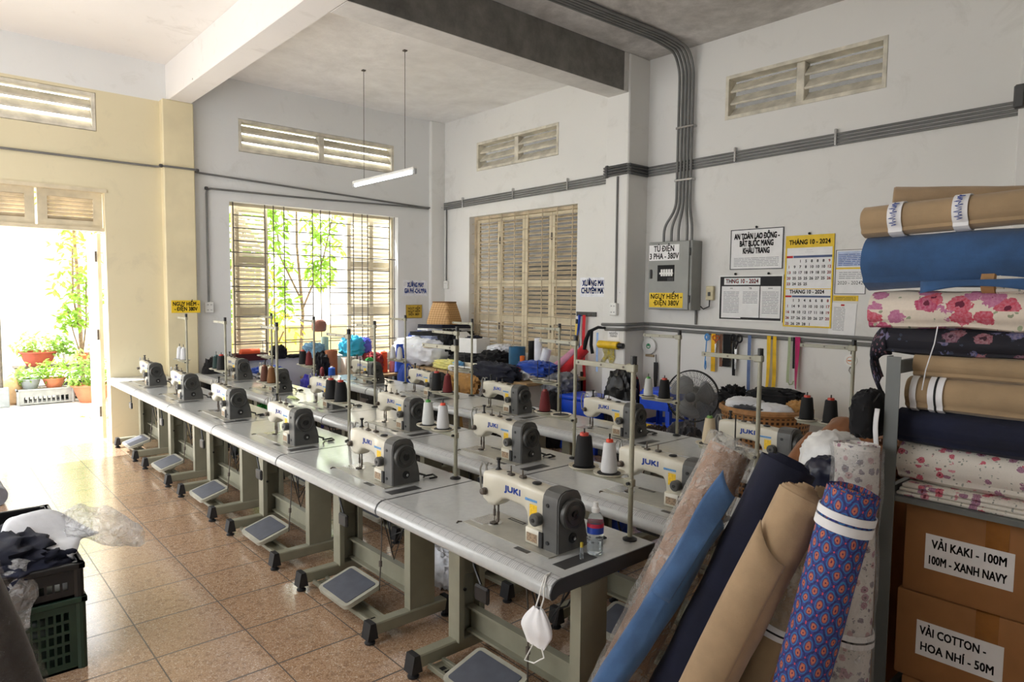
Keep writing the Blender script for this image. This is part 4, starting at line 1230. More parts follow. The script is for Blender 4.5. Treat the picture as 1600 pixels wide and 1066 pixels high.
W().tube([(0.0, 0.05, 0.006), (0.002, 0.10, 0.006), (0.02, 0.16, 0.01)], 0.004, 6).tube([(0.0, -0.055, 0.006), (-0.01, -0.09, 0.01), (0.008, -0.12, 0.01), (0.02, -0.09, 0.01), (0.004, -0.06, 0.008)], 0.003, 6).build('cord', M_iron, tg)
sc = thing('hand_shears', 'dark hand shears hung on the wall below the round scale', 'shears', (-1.02, 4.19, 0.98))
MB().tube([(0, 0, 0.12), (0.0, 0.004, 0.02)], 0.005, 6).prism([(-0.02, 0.03), (0.024, 0.03), (0.022, -0.14), (0.008, -0.28), (-0.008, -0.28), (-0.018, -0.14)], -0.01, 0.012, 'x').build('shears_body', M_black, sc)

# ------------------------------------------------------------------ stools, fan, baskets along the right wall
def stool(label, loc, rz, stack=False):
    t = thing('plastic_stool', label, 'stool', loc, rz, 'blue plastic stools')
    h, a, b = 0.79, 0.175, 0.225
    MB().box(-a, -a, h - 0.045, a, a, h, 0.02, 3).build('seat', M_blue, t)
    MB().box(-0.06, -0.015, h - 0.002, 0.06, 0.015, h + 0.002, 0.0).build('seat_slot', M_ink, t)
    for sx in (-1, 1):
        for sy in (-1, 1):
            secs = []
            for z, q in ((h - 0.04, a - 0.012), (0.0, b)):
                c = Vector((sx * q, sy * q, z)); w = 0.05
                secs.append([(c.x, c.y, z), (c.x - sx * w, c.y, z), (c.x - sx * w, c.y - sy * 0.012, z), (c.x - sx * 0.012, c.y - sy * 0.012, z), (c.x - sx * 0.012, c.y - sy * w, z), (c.x, c.y - sy * w, z)])
            MB().loft(secs).build('leg', M_blue, t)
    ap = MB()
    for s in (-1, 1):
        ap.box(-0.17, s * 0.186 - 0.006, h - 0.20, 0.17, s * 0.186 + 0.006, h - 0.03); ap.box(s * 0.186 - 0.006, -0.17, h - 0.20, s * 0.186 + 0.006, 0.17, h - 0.03)
    ap.build('apron', M_blue, t)
    for z, q in ((0.42, 0.197), (0.20, 0.208)):
        r = MB()
        for s in (-1, 1):
            r.box(-q, s * q - 0.008, z - 0.03, q, s * q + 0.008, z + 0.03); r.box(s * q - 0.008, -q, z - 0.03, s * q + 0.008, q, z + 0.03)
        r.build('rung', M_blue, t)
    return t
stool('tall blue plastic stool beside the standing fan', (-0.60, 4.62, 0), 0.05)
tag(MB().box(-0.12, -0.004, -0.02, 0.12, 0.004, 0.02).build('yellow_tape', M_yel, None, (-0.382, 4.60, 0.42), (0, 0, PI / 2)), 'yellow tape stuck on the blue stool', 'tape')
bx = thing('blue_crate', 'blue plastic box at the foot of the pillar under the red tape', 'box', (-0.44, 3.70, 0), 0.05)
MB().box(-0.20, -0.26, 0.0, 0.20, 0.26, 0.58, 0.02, 2).build('box_body', M_blue, bx)
MB().box(-0.215, -0.275, 0.58, 0.215, 0.275, 0.63, 0.02, 2).build('box_lid', M_blue, bx)
tr = thing('tape_roll', 'white tape roll lying on the blue box', 'tape roll', (-0.42, 3.76, 0.63))
MB().lathe([(0.03, 0), (0.065, 0), (0.065, 0.045), (0.03, 0.045), (0.03, 0)], 24, cap=False).build('tape', M_white, tr)
bk2 = thing('black_bundle', 'black bundle of bags with a white stripe behind the thread stand', 'bundle', (-0.46, 4.17, 0), 0)
blob(0.34, 0.40, 0.98, 31, 0.14).build('bundle_cloth', plain('black_bag_plastic', (24, 24, 26), 0.35), bk2)
MB().grid(lambda u, v: (0.19 * math.cos(u * 2.2 - 0.9), 0.21 * math.sin(u * 2.2 - 0.9) + 0.02, 0.62 + 0.05 * v + 0.02 * math.sin(u * 6)), 12, 3).build('white_stripe', M_wht, bk2, solid=0.01)
rb = thing('red_bag', 'tall narrow red bag standing behind the black bundle', 'bag', (-0.70, 4.14, 0.0))
blob(0.12, 0.16, 0.88, 8, 0.05).build('bag_cloth', M_redcl, rb)

M_wire = plain('grey_guard_wire', (128, 128, 126), 0.4, 0.3)
def fan():
    t = thing('standing_fan', 'dark round wire-guard fan standing by the right wall between stool and basket', 'fan', (-0.32, 5.14, 0.0), math.radians(22))
    # faces +x
    c = 0.80; R = 0.245
    wires = MB()
    for k in range(84):
        q = 2 * PI * k / 84
        y, z = math.cos(q), math.sin(q)
        wires.tube([(0.075, 0.05 * y, c + 0.05 * z), (0.065, 0.15 * y, c + 0.15 * z), (0.0, R * y, c + R * z)], 0.0019, 4, caps=False)
    for r, x in ((0.05, 0.075), (0.12, 0.069), (0.19, 0.04)): wires.tube([(x, r * math.cos(i * PI / 12), c + r * math.sin(i * PI / 12)) for i in range(24)], 0.0018, 4, closed=True)
    wires.build('front_guard', M_wire, t)
    wires = MB()
    for k in range(40):
        q = 2 * PI * k / 40
        y, z = math.cos(q), math.sin(q)
        wires.tube([(-0.11, 0.06 * y, c + 0.06 * z), (-0.10, 0.17 * y, c + 0.17 * z), (-0.02, R * y, c + R * z)], 0.0016, 4, caps=False)
    wires.build('rear_guard', M_wire, t)
    for x in (0.0, -0.035): MB().tube([(x, (R + 0.004) * math.cos(i * PI / 24), c + (R + 0.004) * math.sin(i * PI / 24)) for i in range(48)], 0.0065, 6, closed=True).build('guard_rim', M_black, t)
    MB().lathe([(0.0, 0.077), (0.03, 0.077), (0.05, 0.072), (0.05, 0.068)], 20, (0, 0, c), 'x').build('centre_badge', M_dark, t)
    for k in range(3):
        b = MB()
        def fn(u, v, k=k):
            r = 0.045 + 0.17 * v
            a = 2 * PI * k / 3 + (u - 0.5) * (1.0 + 0.5 * math.sin(PI * v)) + 0.4 * v
            return (0.0 + (u - 0.5) * 0.07, r * math.cos(a), c + r * math.sin(a))
        b.grid(fn, 8, 8).build('blade', plain('smoky_blade_plastic', (146, 148, 150), 0.3) if 'smoky_blade_plastic' not in bpy.data.materials else bpy.data.materials['smoky_blade_plastic'], t, solid=0.003)
    MB().lathe([(0.0, -0.02), (0.045, -0.02), (0.04, 0.025), (0, 0.03)], 18, (0, 0, c), 'x').build('hub', M_black, t)
    MB().lathe([(0.0, -0.27), (0.05, -0.26), (0.075, -0.21), (0.075, -0.11), (0.05, -0.1)], 20, (0, 0, c), 'x').build('motor', M_black, t)
    MB().cyl((-0.17, 0, 0.03), (-0.17, 0, c - 0.05), 0.016, n=12).build('pole', M_steel, t)
    MB().lathe([(0.19, 0.0), (0.19, 0.02), (0.12, 0.035), (0.03, 0.06), (0.02, 0.1)], 28, (-0.17, 0, 0)).build('base', M_black, t)
    return t
fan()
gs = thing('grey_bag', 'pale grey cloth bag slumped behind the fan', 'bag', (-0.86, 5.0, 0), 0)
blob(0.28, 0.4, 0.78, 12, 0.12).build('bag_cloth', M_gry, gs)
db = thing('dark_bag', 'dark brown bag on the floor between stool and fan', 'bag', (-0.16, 4.86, 0), 0)
blob(0.3, 0.3, 0.50, 14, 0.15).build('bag_cloth', cloth_mat('dark_brown_cloth', (52, 40, 36)), db)
gb = thing('grey_bundle', 'dark grey bundle under the cream thread cone behind the fan', 'bundle', (0.22, 5.42, 0))
blob(0.34, 0.34, 0.66, 15, 0.12).build('bundle_cloth', cloth_mat('charcoal_cloth', (66, 66, 72)), gb)

wk = MAT('woven_cane', 0.6)
uvn = wk.nt.nodes.new('ShaderNodeSeparateXYZ'); wk.nt.links.new(wk.tc.outputs['UV'], uvn.inputs[0])
u, v = S(wk.nt, uvn.outputs[0]), S(wk.nt, uvn.outputs[1])
hole = ((u * 24).fr() - 0.5).ab().lt(0.27) * ((v * 24).fr() - 0.5).ab().lt(0.27) * v.gt(0.30) * v.lt(1.02)
wk.col(wk.mix(hole, wk.mix(wk.noise(40), (150, 100, 58), (186, 138, 88)), (46, 28, 18)))
wk.bump(hole * -1.0 + ((u * 52).fr() - 0.5).ab(), 0.6, 0.004)
cb = thing('cane_basket', 'large round woven cane basket heaped with black and white cloth scraps', 'basket', (-0.25, 5.93, 0))
MB().lathe([(0.0, 0.01), (0.24, 0.01), (0.27, 0.03), (0.35, 0.60), (0.372, 0.78), (0.38, 0.80), (0.365, 0.81), (0.355, 0.78), (0.335, 0.6), (0.25, 0.06)], 48, uvr=0.36, cap=False).build('basket_wall', wk.m, cb)
MB().lathe([(0.37, 0.775), (0.39, 0.785), (0.39, 0.81), (0.372, 0.825), (0.355, 0.81)], 40, cap=False).build('basket_rim', plain('split_bamboo', (170, 124, 78), 0.5, var=0.15), cb)
def scrap(label, loc, w, d, h, seed, mat, rz=0.0, name='cloth_scrap', cat='cloth', amp=0.2, group=None):
    t = tag(blob(w, d, h, seed, amp).build(name, mat, angle=80), label, cat, group)
    t.location = loc; t.rotation_euler = (0, 0, rz)
    return t
scrap('grey cloth filling the round cane basket', (-0.25, 5.93, 0.60), 0.60, 0.60, 0.22, 3, M_gry)
scrap('white cloth scrap at the far side of the cane basket', (-0.14, 5.80, 0.76), 0.34, 0.34, 0.13, 4, M_wht, 0.4, amp=0.06)
scrap('white cloth scrap at the near side of the cane basket', (-0.12, 6.04, 0.745), 0.34, 0.36, 0.12, 5, M_wht, -0.3, amp=0.06)
scrap('black cloth scrap topping the cane basket', (-0.38, 5.95, 0.78), 0.34, 0.54, 0.19, 6, M_blk, 0.2)
scrap('dark grey cloth scrap lying between the white scraps in the basket', (0.0, 5.92, 0.76), 0.16, 0.34, 0.09, 17, cloth_mat('slate_scrap', (58, 60, 68)), 0.1)
scrap('tan cloth scrap at the near rim of the cane basket', (-0.30, 6.20, 0.76), 0.20, 0.20, 0.14, 7, M_tan)
scrap('black frayed cloth spilling over the far rim of the basket', (-0.30, 5.58, 0.76), 0.30, 0.22, 0.20, 9, M_blk, amp=0.3)
pg = thing('packing_board', 'flat brown woven panel leaning at the near side of the cane basket', 'board', (0.10, 6.42, 0.56))
MB().obox((0, 0, 0), (0.20, 0.55, 0.02), Matrix.Rotation(0.16, 3, 'Y') @ Matrix.Rotation(0.1, 3, 'X')).build('board', wk.m, pg)

# ------------------------------------------------------------------ fabrics with a printed pattern (uv in metres)
def uv_of(m):
    n = m.nt.nodes.new('ShaderNodeSeparateXYZ'); m.nt.links.new(m.tc.outputs['UV'], n.inputs[0])
    return S(m.nt, n.outputs[0]), S(m.nt, n.outputs[1])

def medallion():
    m = MAT('blue_medallion_print', 0.8)
    u, v = uv_of(m)
    wob = m.noise(30, 2, which='UV')
    n = 21.0
    a = (u * n + v * n * 0.72) + (wob - 0.5) * 0.35; b = (v * n * 0.72 - u * n) + (wob - 0.5) * 0.35
    x, y = a.fr() - 0.5, b.fr() - 0.5
    d = (x * x + y * y).op('SQRT')
    lat = x.ab().mx(y.ab())
    det = m.noise(150, 3, which='UV')
    base = m.mix(det, (36, 42, 110), (76, 84, 164))
    c = m.mix(lat.gt(0.44), base, m.mix(det, (20, 24, 66), (60, 70, 130)))
    c = m.mix(((d - 0.36).ab()).lt(0.035), c, (46, 120, 176))
    c = m.mix(d.lt(0.30), c, m.mix(det, (66, 46, 96), (120, 80, 110)))
    c = m.mix((d + (det - 0.5) * 0.25).lt(0.215), c, m.mix(det, (176, 80, 60), (196, 128, 100)))
    c = m.mix(d.lt(0.07), c, (90, 40, 80))
    dot = ((x.ab() - 0.5).ab() + (y.ab() - 0.5).ab()).lt(0.10)
    c = m.mix(dot, c, (196, 70, 96))
    m.col(c); m.bump(m.noise(500, 2, which='UV'), 0.2, 0.002)
    return m.m

def floral(name, base, petals, leaf, scale, big=0.34, dens=0.45, soft=1.0):
    m = MAT(name, 0.8)
    n = m.noise(9 * scale / 10, 4, which='UV')
    vec = m.nt.nodes.new('ShaderNodeVectorMath'); vec.operation = 'MULTIPLY_ADD'
    nz = m.nt.nodes.new('ShaderNodeTexNoise'); nz.inputs['Scale'].default_value = scale * 2.2; nz.inputs['Detail'].default_value = 3
    m.nt.links.new(m.tc.outputs['UV'], nz.inputs['Vector'])
    m.nt.links.new(nz.outputs['Color'], vec.inputs[0]); vec.inputs[1].default_value = (0.35 / scale,) * 3
    m.nt.links.new(m.tc.outputs['UV'], vec.inputs[2])
    d, cc = m.voro(scale, vec=vec.outputs[0])
    d2, c2 = m.voro(scale * 2.4, vec=vec.outputs[0])
    det = m.noise(scale * 7, 4, which='UV')
    c = base if not isinstance(base, tuple) else m.mix(det, tuple(q * 0.93 for q in base), base)
    lf = (d2 + (det - 0.5) * 0.3).lt(0.26) * c2[1].gt(0.45)
    c = m.mix(lf * 0.8, c, m.mix(c2[0], leaf, tuple(min(255, q * 1.5) for q in leaf)))
    fl = (d + (det - 0.5) * 0.35).lt(big) * cc[0].gt(1 - dens)
    pet = m.ramp(cc[1], [(0.0, petals[0]), (0.34, petals[1]), (0.67, petals[2])], True)
    pet = m.mix(((det - 0.35) * 2.2).mx(0).mn(1) * 0.7, pet, tuple(min(255, q * 0.4 + 140) for q in petals[0]))
    c = m.mix(fl, c, pet)
    c = m.mix((d + (det - 0.5) * 0.25).lt(big * 0.32) * cc[0].gt(1 - dens), c, tuple(q * 0.6 for q in petals[0]))
    m.col(c); m.bump(m.noise(600, 2, which='UV') * 0.4 + m.noise(16, 3), 0.3, 0.005)
    return m.m

M_pat = medallion()
M_fl1 = floral('rose_print', (226, 214, 198), [(170, 44, 88), (176, 100, 140), (190, 60, 80)], (96, 110, 84), 13, 0.52, 0.85)
M_fl2 = floral('small_flower_print', (222, 216, 206), [(186, 60, 84), (130, 90, 120), (200, 130, 140)], (92, 98, 92), 30, 0.42, 0.6)
M_fl3 = floral('pale_flower_print', (222, 218, 214), [(150, 96, 120), (96, 96, 110), (190, 150, 150)], (104, 112, 108), 30, 0.42, 0.6)
M_dkfl = floral('dark_flower_print', (22, 22, 34), [(86, 36, 60), (70, 76, 120), (120, 60, 70)], (44, 50, 66), 14, 0.40, 0.6)
M_khaki = cloth_mat('khaki_cotton', (170, 144, 112), 0.07)
M_kaki2 = cloth_mat('light_khaki_cotton', (160, 136, 104), 0.06)
M_den = cloth_mat('blue_denim', (46, 80, 122), 0.14, weave=700)
M_den2 = cloth_mat('light_blue_denim', (70, 104, 148), 0.12, weave=700)
M_navyd = cloth_mat('navy_denim', (16, 21, 44), 0.16, sheen=0.05, weave=700)
M_brn = cloth_mat('brown_cotton', (150, 112, 84), 0.1)
M_brown = cloth_mat('rust_brown_cloth', (128, 82, 48), 0.14)
M_core = plain('cardboard_core', (168, 128, 84), 0.8, var=0.1)
M_film = clear_film('clear_plastic_wrap', alpha=0.36, rough=0.06)
M_filmw = clear_film('milky_plastic_wrap', (240, 240, 240), 0.26, 0.12, 0.02)
M_cardb = plain('corrugated_cardboard', (160, 112, 68), 0.82, var=0.06, scale=5)
M_band = plain('white_paper_band', (232, 232, 234), 0.6, var=0.02)


def fabric_roll(label, p0, p1, r, mat, core=0.32, bands=(), seed=0, tele=0.0, wrap=None, flat=1.0, group=None, layers=7, name='fabric_roll', wob=0.012, flap=True, wrapm=None, hollow=True):
    p0, p1 = Vector(p0), Vector(p1)
    d = p1 - p0; L = d.length; z = d.normalized()
    x = Vector((0, 0, 1)).cross(z)
    x = x.normalized() if x.length > 1e-4 else Vector((1, 0, 0))
    y = z.cross(x)
    M = Matrix(((x.x, y.x, z.x, p0.x), (x.y, y.y, z.y, p0.y), (x.z, y.z, z.z, p0.z), (0, 0, 0, 1)))
    t = thing(name, label, 'fabric roll', M=M, group=group)
    rnd = random.Random(seed)
    rc = r * core
    o3 = Vector((seed * 1.3, seed * 2.1, seed * 0.7))
    def wb(q, h, rr):
        if rr < rc * 1.2: return 0
        k = noise.noise(Vector((math.cos(q) * 1.1, math.sin(q) * 1.1, h * 5)) + o3) * wob + noise.noise(Vector((math.cos(q) * 3, math.sin(q) * 3, h * 14)) + o3) * wob * 0.35
        s = flap and (0.010 * (((q + 0.8) / (2 * PI)) % 1.0)) or 0
        sq = (flat - 1.0) * rr * math.sin(q) ** 2 if flat != 1.0 else 0
        return k * (rr / r) + s * (rr / r) - 0.004 + sq
    top = []
    for i in range(layers + 1):
        rr = rc * 1.08 + (r - rc * 1.08) * i / layers
        hh = L - tele * (i / layers) + rnd.uniform(-0.006, 0.004)
        top.append((rr - 0.0012, hh)); top.append((rr, hh + 0.003))
        if i < layers: top.append((rr + 0.003, hh - 0.008))
    n = 16
    hb = L - tele - 0.012
    prof = [(rc, 0.03), (rc * 1.1, 0.0), (r * 0.97, 0.0), (r, 0.01)] + [(r, 0.01 + (hb - 0.02) * k / n) for k in range(1, n + 1)] + list(reversed(top)) + [(rc, L - 0.05)]
    MB().lathe(prof, 44, uvr=r, wob=wb, cap=False).build('cloth_body', mat, t, angle=40)
    if hollow: MB().lathe([(rc * 0.84, 0.01), (rc, 0.01), (rc, L - 0.03), (rc, L - 0.012), (rc * 0.84, L - 0.012), (rc * 0.84, L * 0.4), (0.0, L * 0.4)], 24, cap=False).build('cardboard_core', M_core, t)
    for b in bands:
        a, w = b[0], b[1]
        rb = r + wob * 0.75 + 0.008
        bb = MB().lathe([(rb - 0.004, a), (rb, a), (rb, a + w), (rb - 0.004, a + w)], 44, wob=lambda q, h, rr: (wb(q, h, r) - wob * 0.4 - 0.003) * 0.9 if True else 0, cap=False).build('paper_band', M_band, t)
        if len(b) > 2 and b[2] == 2:
            sq = [((rb + 0.0022) * math.cos(q), (rb + 0.0022) * math.sin(q), a + w * (0.5 + 0.24 * math.sin(k * 2.3) + 0.1 * math.sin(k * 5.1))) for k, q in ((k, 0.95 - 0.05 * k) for k in range(29))]
            MB().tube(sq, 0.0016, 5).build('handwriting', M_blueink, bb)
        elif len(b) > 2:
            MB().lathe([(rb + 0.0012, a + w * 0.42), (rb + 0.0012, a + w * 0.58)], 44, wob=lambda q, h, rr: (wb(q, h, r) - wob * 0.4 - 0.003) * 0.9, cap=False).build('black_line', M_ink, bb)
    if wrap:
        a, b = wrap
        m = 26
        def wr(q, h, rr): return wb(q, h, r) + 0.012 + noise.noise(Vector((math.cos(q) * 2.4, math.sin(q) * 2.4, h * 9)) + o3 * 2) * 0.010 + abs(noise.noise(Vector((math.cos(q) * 4, math.sin(q) * 4, h * 16)) + o3)) * 0.008
        pr = [(r, a + (b - a) * k / m) for k in range(m + 1)]
        if b >= L: pr += [(r * 0.97, b + 0.015), (r * 0.8, b + 0.02), (r * 0.5, b + 0.012)]
        MB().lathe(pr, 48, wob=wr, cap=False).build('plastic_wrap', wrapm or M_film, t, angle=180)
    return t

# rolls standing on the floor, leaning towards the rack
g = 'fabric rolls leaning by the rack'
fabric_roll('brown fabric roll in crinkled clear plastic leaning closest to the sewing tables', (3.53, 7.212, 0.02), (3.004, 7.493, 1.188), 0.08, M_brn, 0.3, seed=1, wrap=(0.0, 1.34), group=g, wob=0.006)
fabric_roll('light blue denim roll with a loose folded top edge between clear-wrapped and navy rolls', (3.693, 7.206, 0.02), (3.193, 7.556, 1.01), 0.05, M_den2, 0.3, seed=2, tele=0.03, group=g, wob=0.014)
fabric_roll('thick navy denim roll leaning third from the sewing tables', (3.426, 7.39, 0.02), (3.025, 7.74, 1.211), 0.092, M_navyd, 0.42, seed=3, group=g, wob=0.008, tele=0.03)
fabric_roll('khaki roll with a telescoped top leaning between navy and patterned rolls', (3.568, 7.519, 0.02), (3.179, 7.875, 1.176), 0.075, M_khaki, 0.22, seed=4, tele=0.04, group=g, layers=9, wob=0.008)
fabric_roll('light khaki roll with plastic sleeve and white band tucked behind the patterned roll', (3.163, 7.544, 0.02), (2.843, 7.808, 1.07), 0.058, M_kaki2, 0.3, bands=((0.57, 0.045, 1),), seed=5, wrap=(0.62, 1.10), group=g, wob=0.006)
fabric_roll('blue roll with orange medallion print and white bands leaning on the rack post', (3.376, 7.836, 0.02), (3.239, 8.034, 1.207), 0.077, M_pat, 0.58, bands=((1.125, 0.022), (1.09, 0.027)), seed=6, group=g, wob=0.003, flap=False, layers=4)
fabric_roll('pale flowered roll in milky plastic standing behind the patterned roll', (2.63, 7.80, 0.02), (2.575, 7.785, 1.204), 0.080, M_fl3, 0.3, bands=((0.42, 0.05, 1),), seed=7, wrap=(0.0, 1.175), group=g, wob=0.012, wrapm=M_filmw)
# loose edges of the denim and khaki rolls
tag(flap((3.693, 7.206, 0.02), (3.193, 7.556, 1.01), 0.052, 0.70, 1.07, 0.028, 0.05, 1.2, 0.012).build('denim_flap', M_den2, None, angle=80, solid=0.005), 'loose folded edge of light blue denim lying over the denim roll', 'cloth')
tag(flap((3.568, 7.519, 0.02), (3.179, 7.875, 1.176), 0.078, -0.02, 0.80, 0.012, 0.07, 1.5, 0.003).build('khaki_flap', M_khaki, None, angle=80, solid=0.005), 'turned back corner of the khaki roll cloth', 'cloth')

# bundles behind the leaning rolls
tag(MB().box(2.10, 7.40, 0.0, 2.56, 7.72, 0.93, 0.01).build('cardboard_box', M_cardb), 'tall cardboard box on the floor under the white and navy bundles', 'box')
scrap('white plastic bag bundle behind the khaki roll', (2.31, 7.58, 0.93), 0.27, 0.24, 0.26, 41, plain('white_bag_plastic', (222, 222, 220), 0.3), name='plastic_bundle', cat='bundle', amp=0.07)
scrap('navy plastic bundle in front of the white plastic bundle', (2.50, 7.65, 0.93), 0.14, 0.2, 0.19, 42, plain('navy_bag_plastic', (20, 25, 50), 0.28), name='plastic_bundle', cat='bundle', amp=0.06)
tag(MB().box(1.62, 7.36, 0.0, 2.08, 7.82, 0.93, 0.01).build('cardboard_box', M_cardb), 'large cardboard box on the floor under the brown cloth rolls', 'box')
fabric_roll('rust brown cloth roll, upper of two behind the navy roll', (2.06, 7.42, 1.0), (1.86, 7.47, 1.15), 0.078, M_brown, 0.4, seed=9, tele=0.03, wob=0.016)
fabric_roll('rust brown cloth roll, lower and nearer of two behind the navy roll', (2.26, 7.40, 0.98), (2.09, 7.42, 1.11), 0.058, M_brown, 0.4, seed=10, tele=0.04, wob=0.014)
scrap('brown cloth heap under the upper brown roll', (1.88, 7.60, 0.93), 0.34, 0.36, 0.20, 44, M_brown)

# ------------------------------------------------------------------ rack with horizontal rolls and boxes
M_rack = plain('grey_green_rack_enamel', (104, 108, 106), 0.5, var=0.06, scale=5)
rk = thing('metal_rack', 'grey steel rack with fabric rolls piled on it at the right edge of the photo', 'rack', (0, 0, 0))
for nm, x, y in (('post', 2.475, 7.84), ('post', 1.90, 7.84), ('post', 2.475, 9.45), ('post', 1.90, 9.45)):
    sx = -1 if x > 2.2 else 1; sy = 1 if y < 8.5 else -1
    MB().prism([(x, y), (x + 0.055 * sx, y), (x + 0.055 * sx, y + 0.005 * sy), (x + 0.005 * sx, y + 0.005 * sy), (x + 0.005 * sx, y + 0.05 * sy), (x, y + 0.05 * sy)], 0, 1.545, 'z').build(nm, M_rack, rk)
for z in (1.50, 1.005, 0.15):
    MB().box(1.91, 7.848, z - 0.025, 2.465, 7.868, z + 0.025).build('side_rail', M_rack, rk)
    MB().box(1.91, 9.42, z - 0.025, 2.465, 9.44, z + 0.025).build('side_rail', M_rack, rk)
MB().box(1.91, 7.87, 0.985, 2.465, 9.42, 1.005).build('shelf_board', M_rack, rk)
MB().box(1.91, 7.87, 0.13, 2.465, 9.42, 0.15).build('shelf_board', M_rack, rk)
MB().box(1.91, 7.87, 1.49, 1.935, 9.42, 1.53).build('back_rail', M_rack, rk)

def box(label, z0, z1, y0, lines_, w=0.60, sz=0.046):
    t = thing('cardboard_box', label, 'box', (2.42, y0, z0), 0, 'labelled cardboard boxes on the rack')
    h = z1 - z0
    MB().box(-0.46, 0, 0, 0, w, h, 0.008, 2).build('carton', M_cardb, t)
    MB().box(-0.46, w * 0.5 - 0.035, h - 0.002, 0.0012, w * 0.5 + 0.035, h + 0.0012).box(-0.0, w * 0.5 - 0.035, h * 0.62, 0.0012, w * 0.5 + 0.035, h).build('packing_tape', plain('brown_packing_tape', (150, 98, 44), 0.25) if 'brown_packing_tape' not in bpy.data.materials else bpy.data.materials['brown_packing_tape'], t)
    if lines_:
        Mx = Matrix(((0, 0, 1, 0.001), (1, 0, 0, 0.215), (0, 1, 0, h * 0.5), (0, 0, 0, 1)))
        lb = W().box(-0.14, -0.068, 0, 0.14, 0.068, 0.0015).build('paper_label', M_paper, t)
        lb.matrix_basis = Mx
        text('lettering', lines_[0], sz, M_ink, lb, (lines_[3], 0.030, 0.0018), 0.02, fit=lines_[2])
        text('lettering', lines_[1], sz, M_ink, lb, (lines_[4], -0.032, 0.0018), 0.02, fit=lines_[5])
    return t
box('upper cardboard box with white label reading 100M and XANH NAVY', 0.635, 0.978, 7.915, ('VẢI KAKI - 100M', '100M - XANH NAVY', 0.235, -0.0, -0.005, 0.245))
box('lower cardboard box with white label reading HOA NHÍ 50M', 0.29, 0.633, 7.90, ('VẢI COTTON -', 'HOA NHÍ - 50M', 0.215, -0.02, -0.005, 0.235))
box('unlabelled cardboard box at the bottom of the rack', 0.152, 0.288, 7.93, None)
# folded flowered sheets under the flowered roll
for k in range(3):
    mb = MB().box(1.95, 7.885 + 0.008 * k, 1.006 + 0.016 * k, 2.445 - 0.004 * k, 9.3, 1.0215 + 0.016 * k, 0.0075, 2)
    for i, p in enumerate(mb.v): mb.uv[i] = (p.x + p.z, p.y)
    tag(mb.build('folded_cloth', M_fl2), 'folded flowered sheet, %s of three under the small-flowered roll' % ('bottom', 'middle', 'top')[k], 'cloth', 'folded sheets on the rack')
g = 'fabric rolls piled on the rack'
E_ = 9.25
fabric_roll('cream roll with small pink flowers, lowest roll on the rack', (2.345, E_, 1.135), (2.345, 7.875, 1.13), 0.072, M_fl2, 0.4, seed=21, group=g, wob=0.008)
fabric_roll('dark navy denim roll on the rack, under the khaki rolls', (2.345, E_, 1.275), (2.345, 7.855, 1.268), 0.066, M_navyd, 0.4, seed=22, group=g, wob=0.01)
fabric_roll('khaki roll with white paper bands on the rack, above the navy roll', (2.345, E_, 1.408), (2.345, 7.885, 1.402), 0.063, M_kaki2, 0.5, bands=((1.235, 0.05, 1), (1.325, 0.022)), seed=23, group=g, wob=0.004)
fabric_roll('thinner plain khaki roll just below the rack top', (2.34, E_, 1.520), (2.34, 7.905, 1.512), 0.044, M_kaki2, 0.5, seed=24, group=g, wob=0.004)
fabric_roll('dark flowered bolt sagging over the top end of the rack', (2.33, E_, 1.618), (2.33, 7.785, 1.602), 0.058, M_dkfl, 0.3, seed=25, group=g, wob=0.012, flat=0.86)
dk = MB().grid(lambda u, v: (2.33 + 0.062 * math.cos(PI * (u - 0.5) * 1.15) * (1 - 0.55 * v) - 0.01, 7.80 - 0.085 * math.sin(v * PI * 0.62) + 0.05 * v * v, 1.605 + 0.062 * math.sin(PI * (u - 0.5) * 1.15) * (1 - 0.5 * v) - 0.17 * v * v - 0.02 * v), 14, 14, uv=True)
tag(dk.build('dark_cloth_tail', M_dkfl, None, angle=80, solid=0.01), 'drooping end of the dark flowered bolt beside the rack post', 'cloth')
fabric_roll('thick white bolt with large pink roses lying on the dark flowered bolt', (2.32, E_, 1.735), (2.32, 7.735, 1.722), 0.083, M_fl1, 0.3, seed=26, group=g, wob=0.016, flat=0.84, layers=5)
fabric_roll('thick blue denim roll near the top of the pile', (2.32, E_, 1.945), (2.32, 7.705, 1.912), 0.103, M_den, 0.35, seed=27, group=g, wob=0.008)
fl_ = MB().grid(lambda u, v: (2.43 + 0.012 * math.sin(v * 14), 7.93 + 1.2 * v, 1.845 - 0.045 * u - 0.03 * (1 - v) * 0.4 + 0.022 * math.sin(v * 11) * u + 0.02 * v), 5, 40)
tag(fl_.build('denim_edge', M_den, None, angle=80, solid=0.005), 'loose denim edge hanging in front of the dark gap above the rose bolt', 'cloth')
fabric_roll('khaki roll with two white labelled bands topping the pile', (2.36, E_, 2.135), (2.36, 7.695, 2.076), 0.060, M_kaki2, 0.7, bands=((1.405, 0.05, 2), (1.185, 0.05, 2)), seed=28, group=g, wob=0.003, layers=3)
fabric_roll('hollow khaki roll behind the top khaki roll, end open', (1.78, 8.75, 2.12), (2.165, 7.73, 2.18), 0.058, M_khaki, 0.78, seed=29, group=g, wob=0.004, layers=3)
fabric_roll('short cream core with flowered cloth in the gap under the denim roll', (2.28, E_, 1.85), (2.36, 8.16, 1.832), 0.042, M_fl2, 0.6, seed=30, group=g, wob=0.004)
tag(MB().lathe([(0.03, 0), (0.044, 0), (0.044, 0.04), (0.03, 0.05), (0.03, 0)], 24, (2.365, 8.115, 1.832), 'y', cap=False).build('tan_ring', M_core), 'tan paper ring at the end of the short flowered roll', 'ring')
for y, s in ((7.80, 'handwritten label text'), (8.02, '')):
    pass
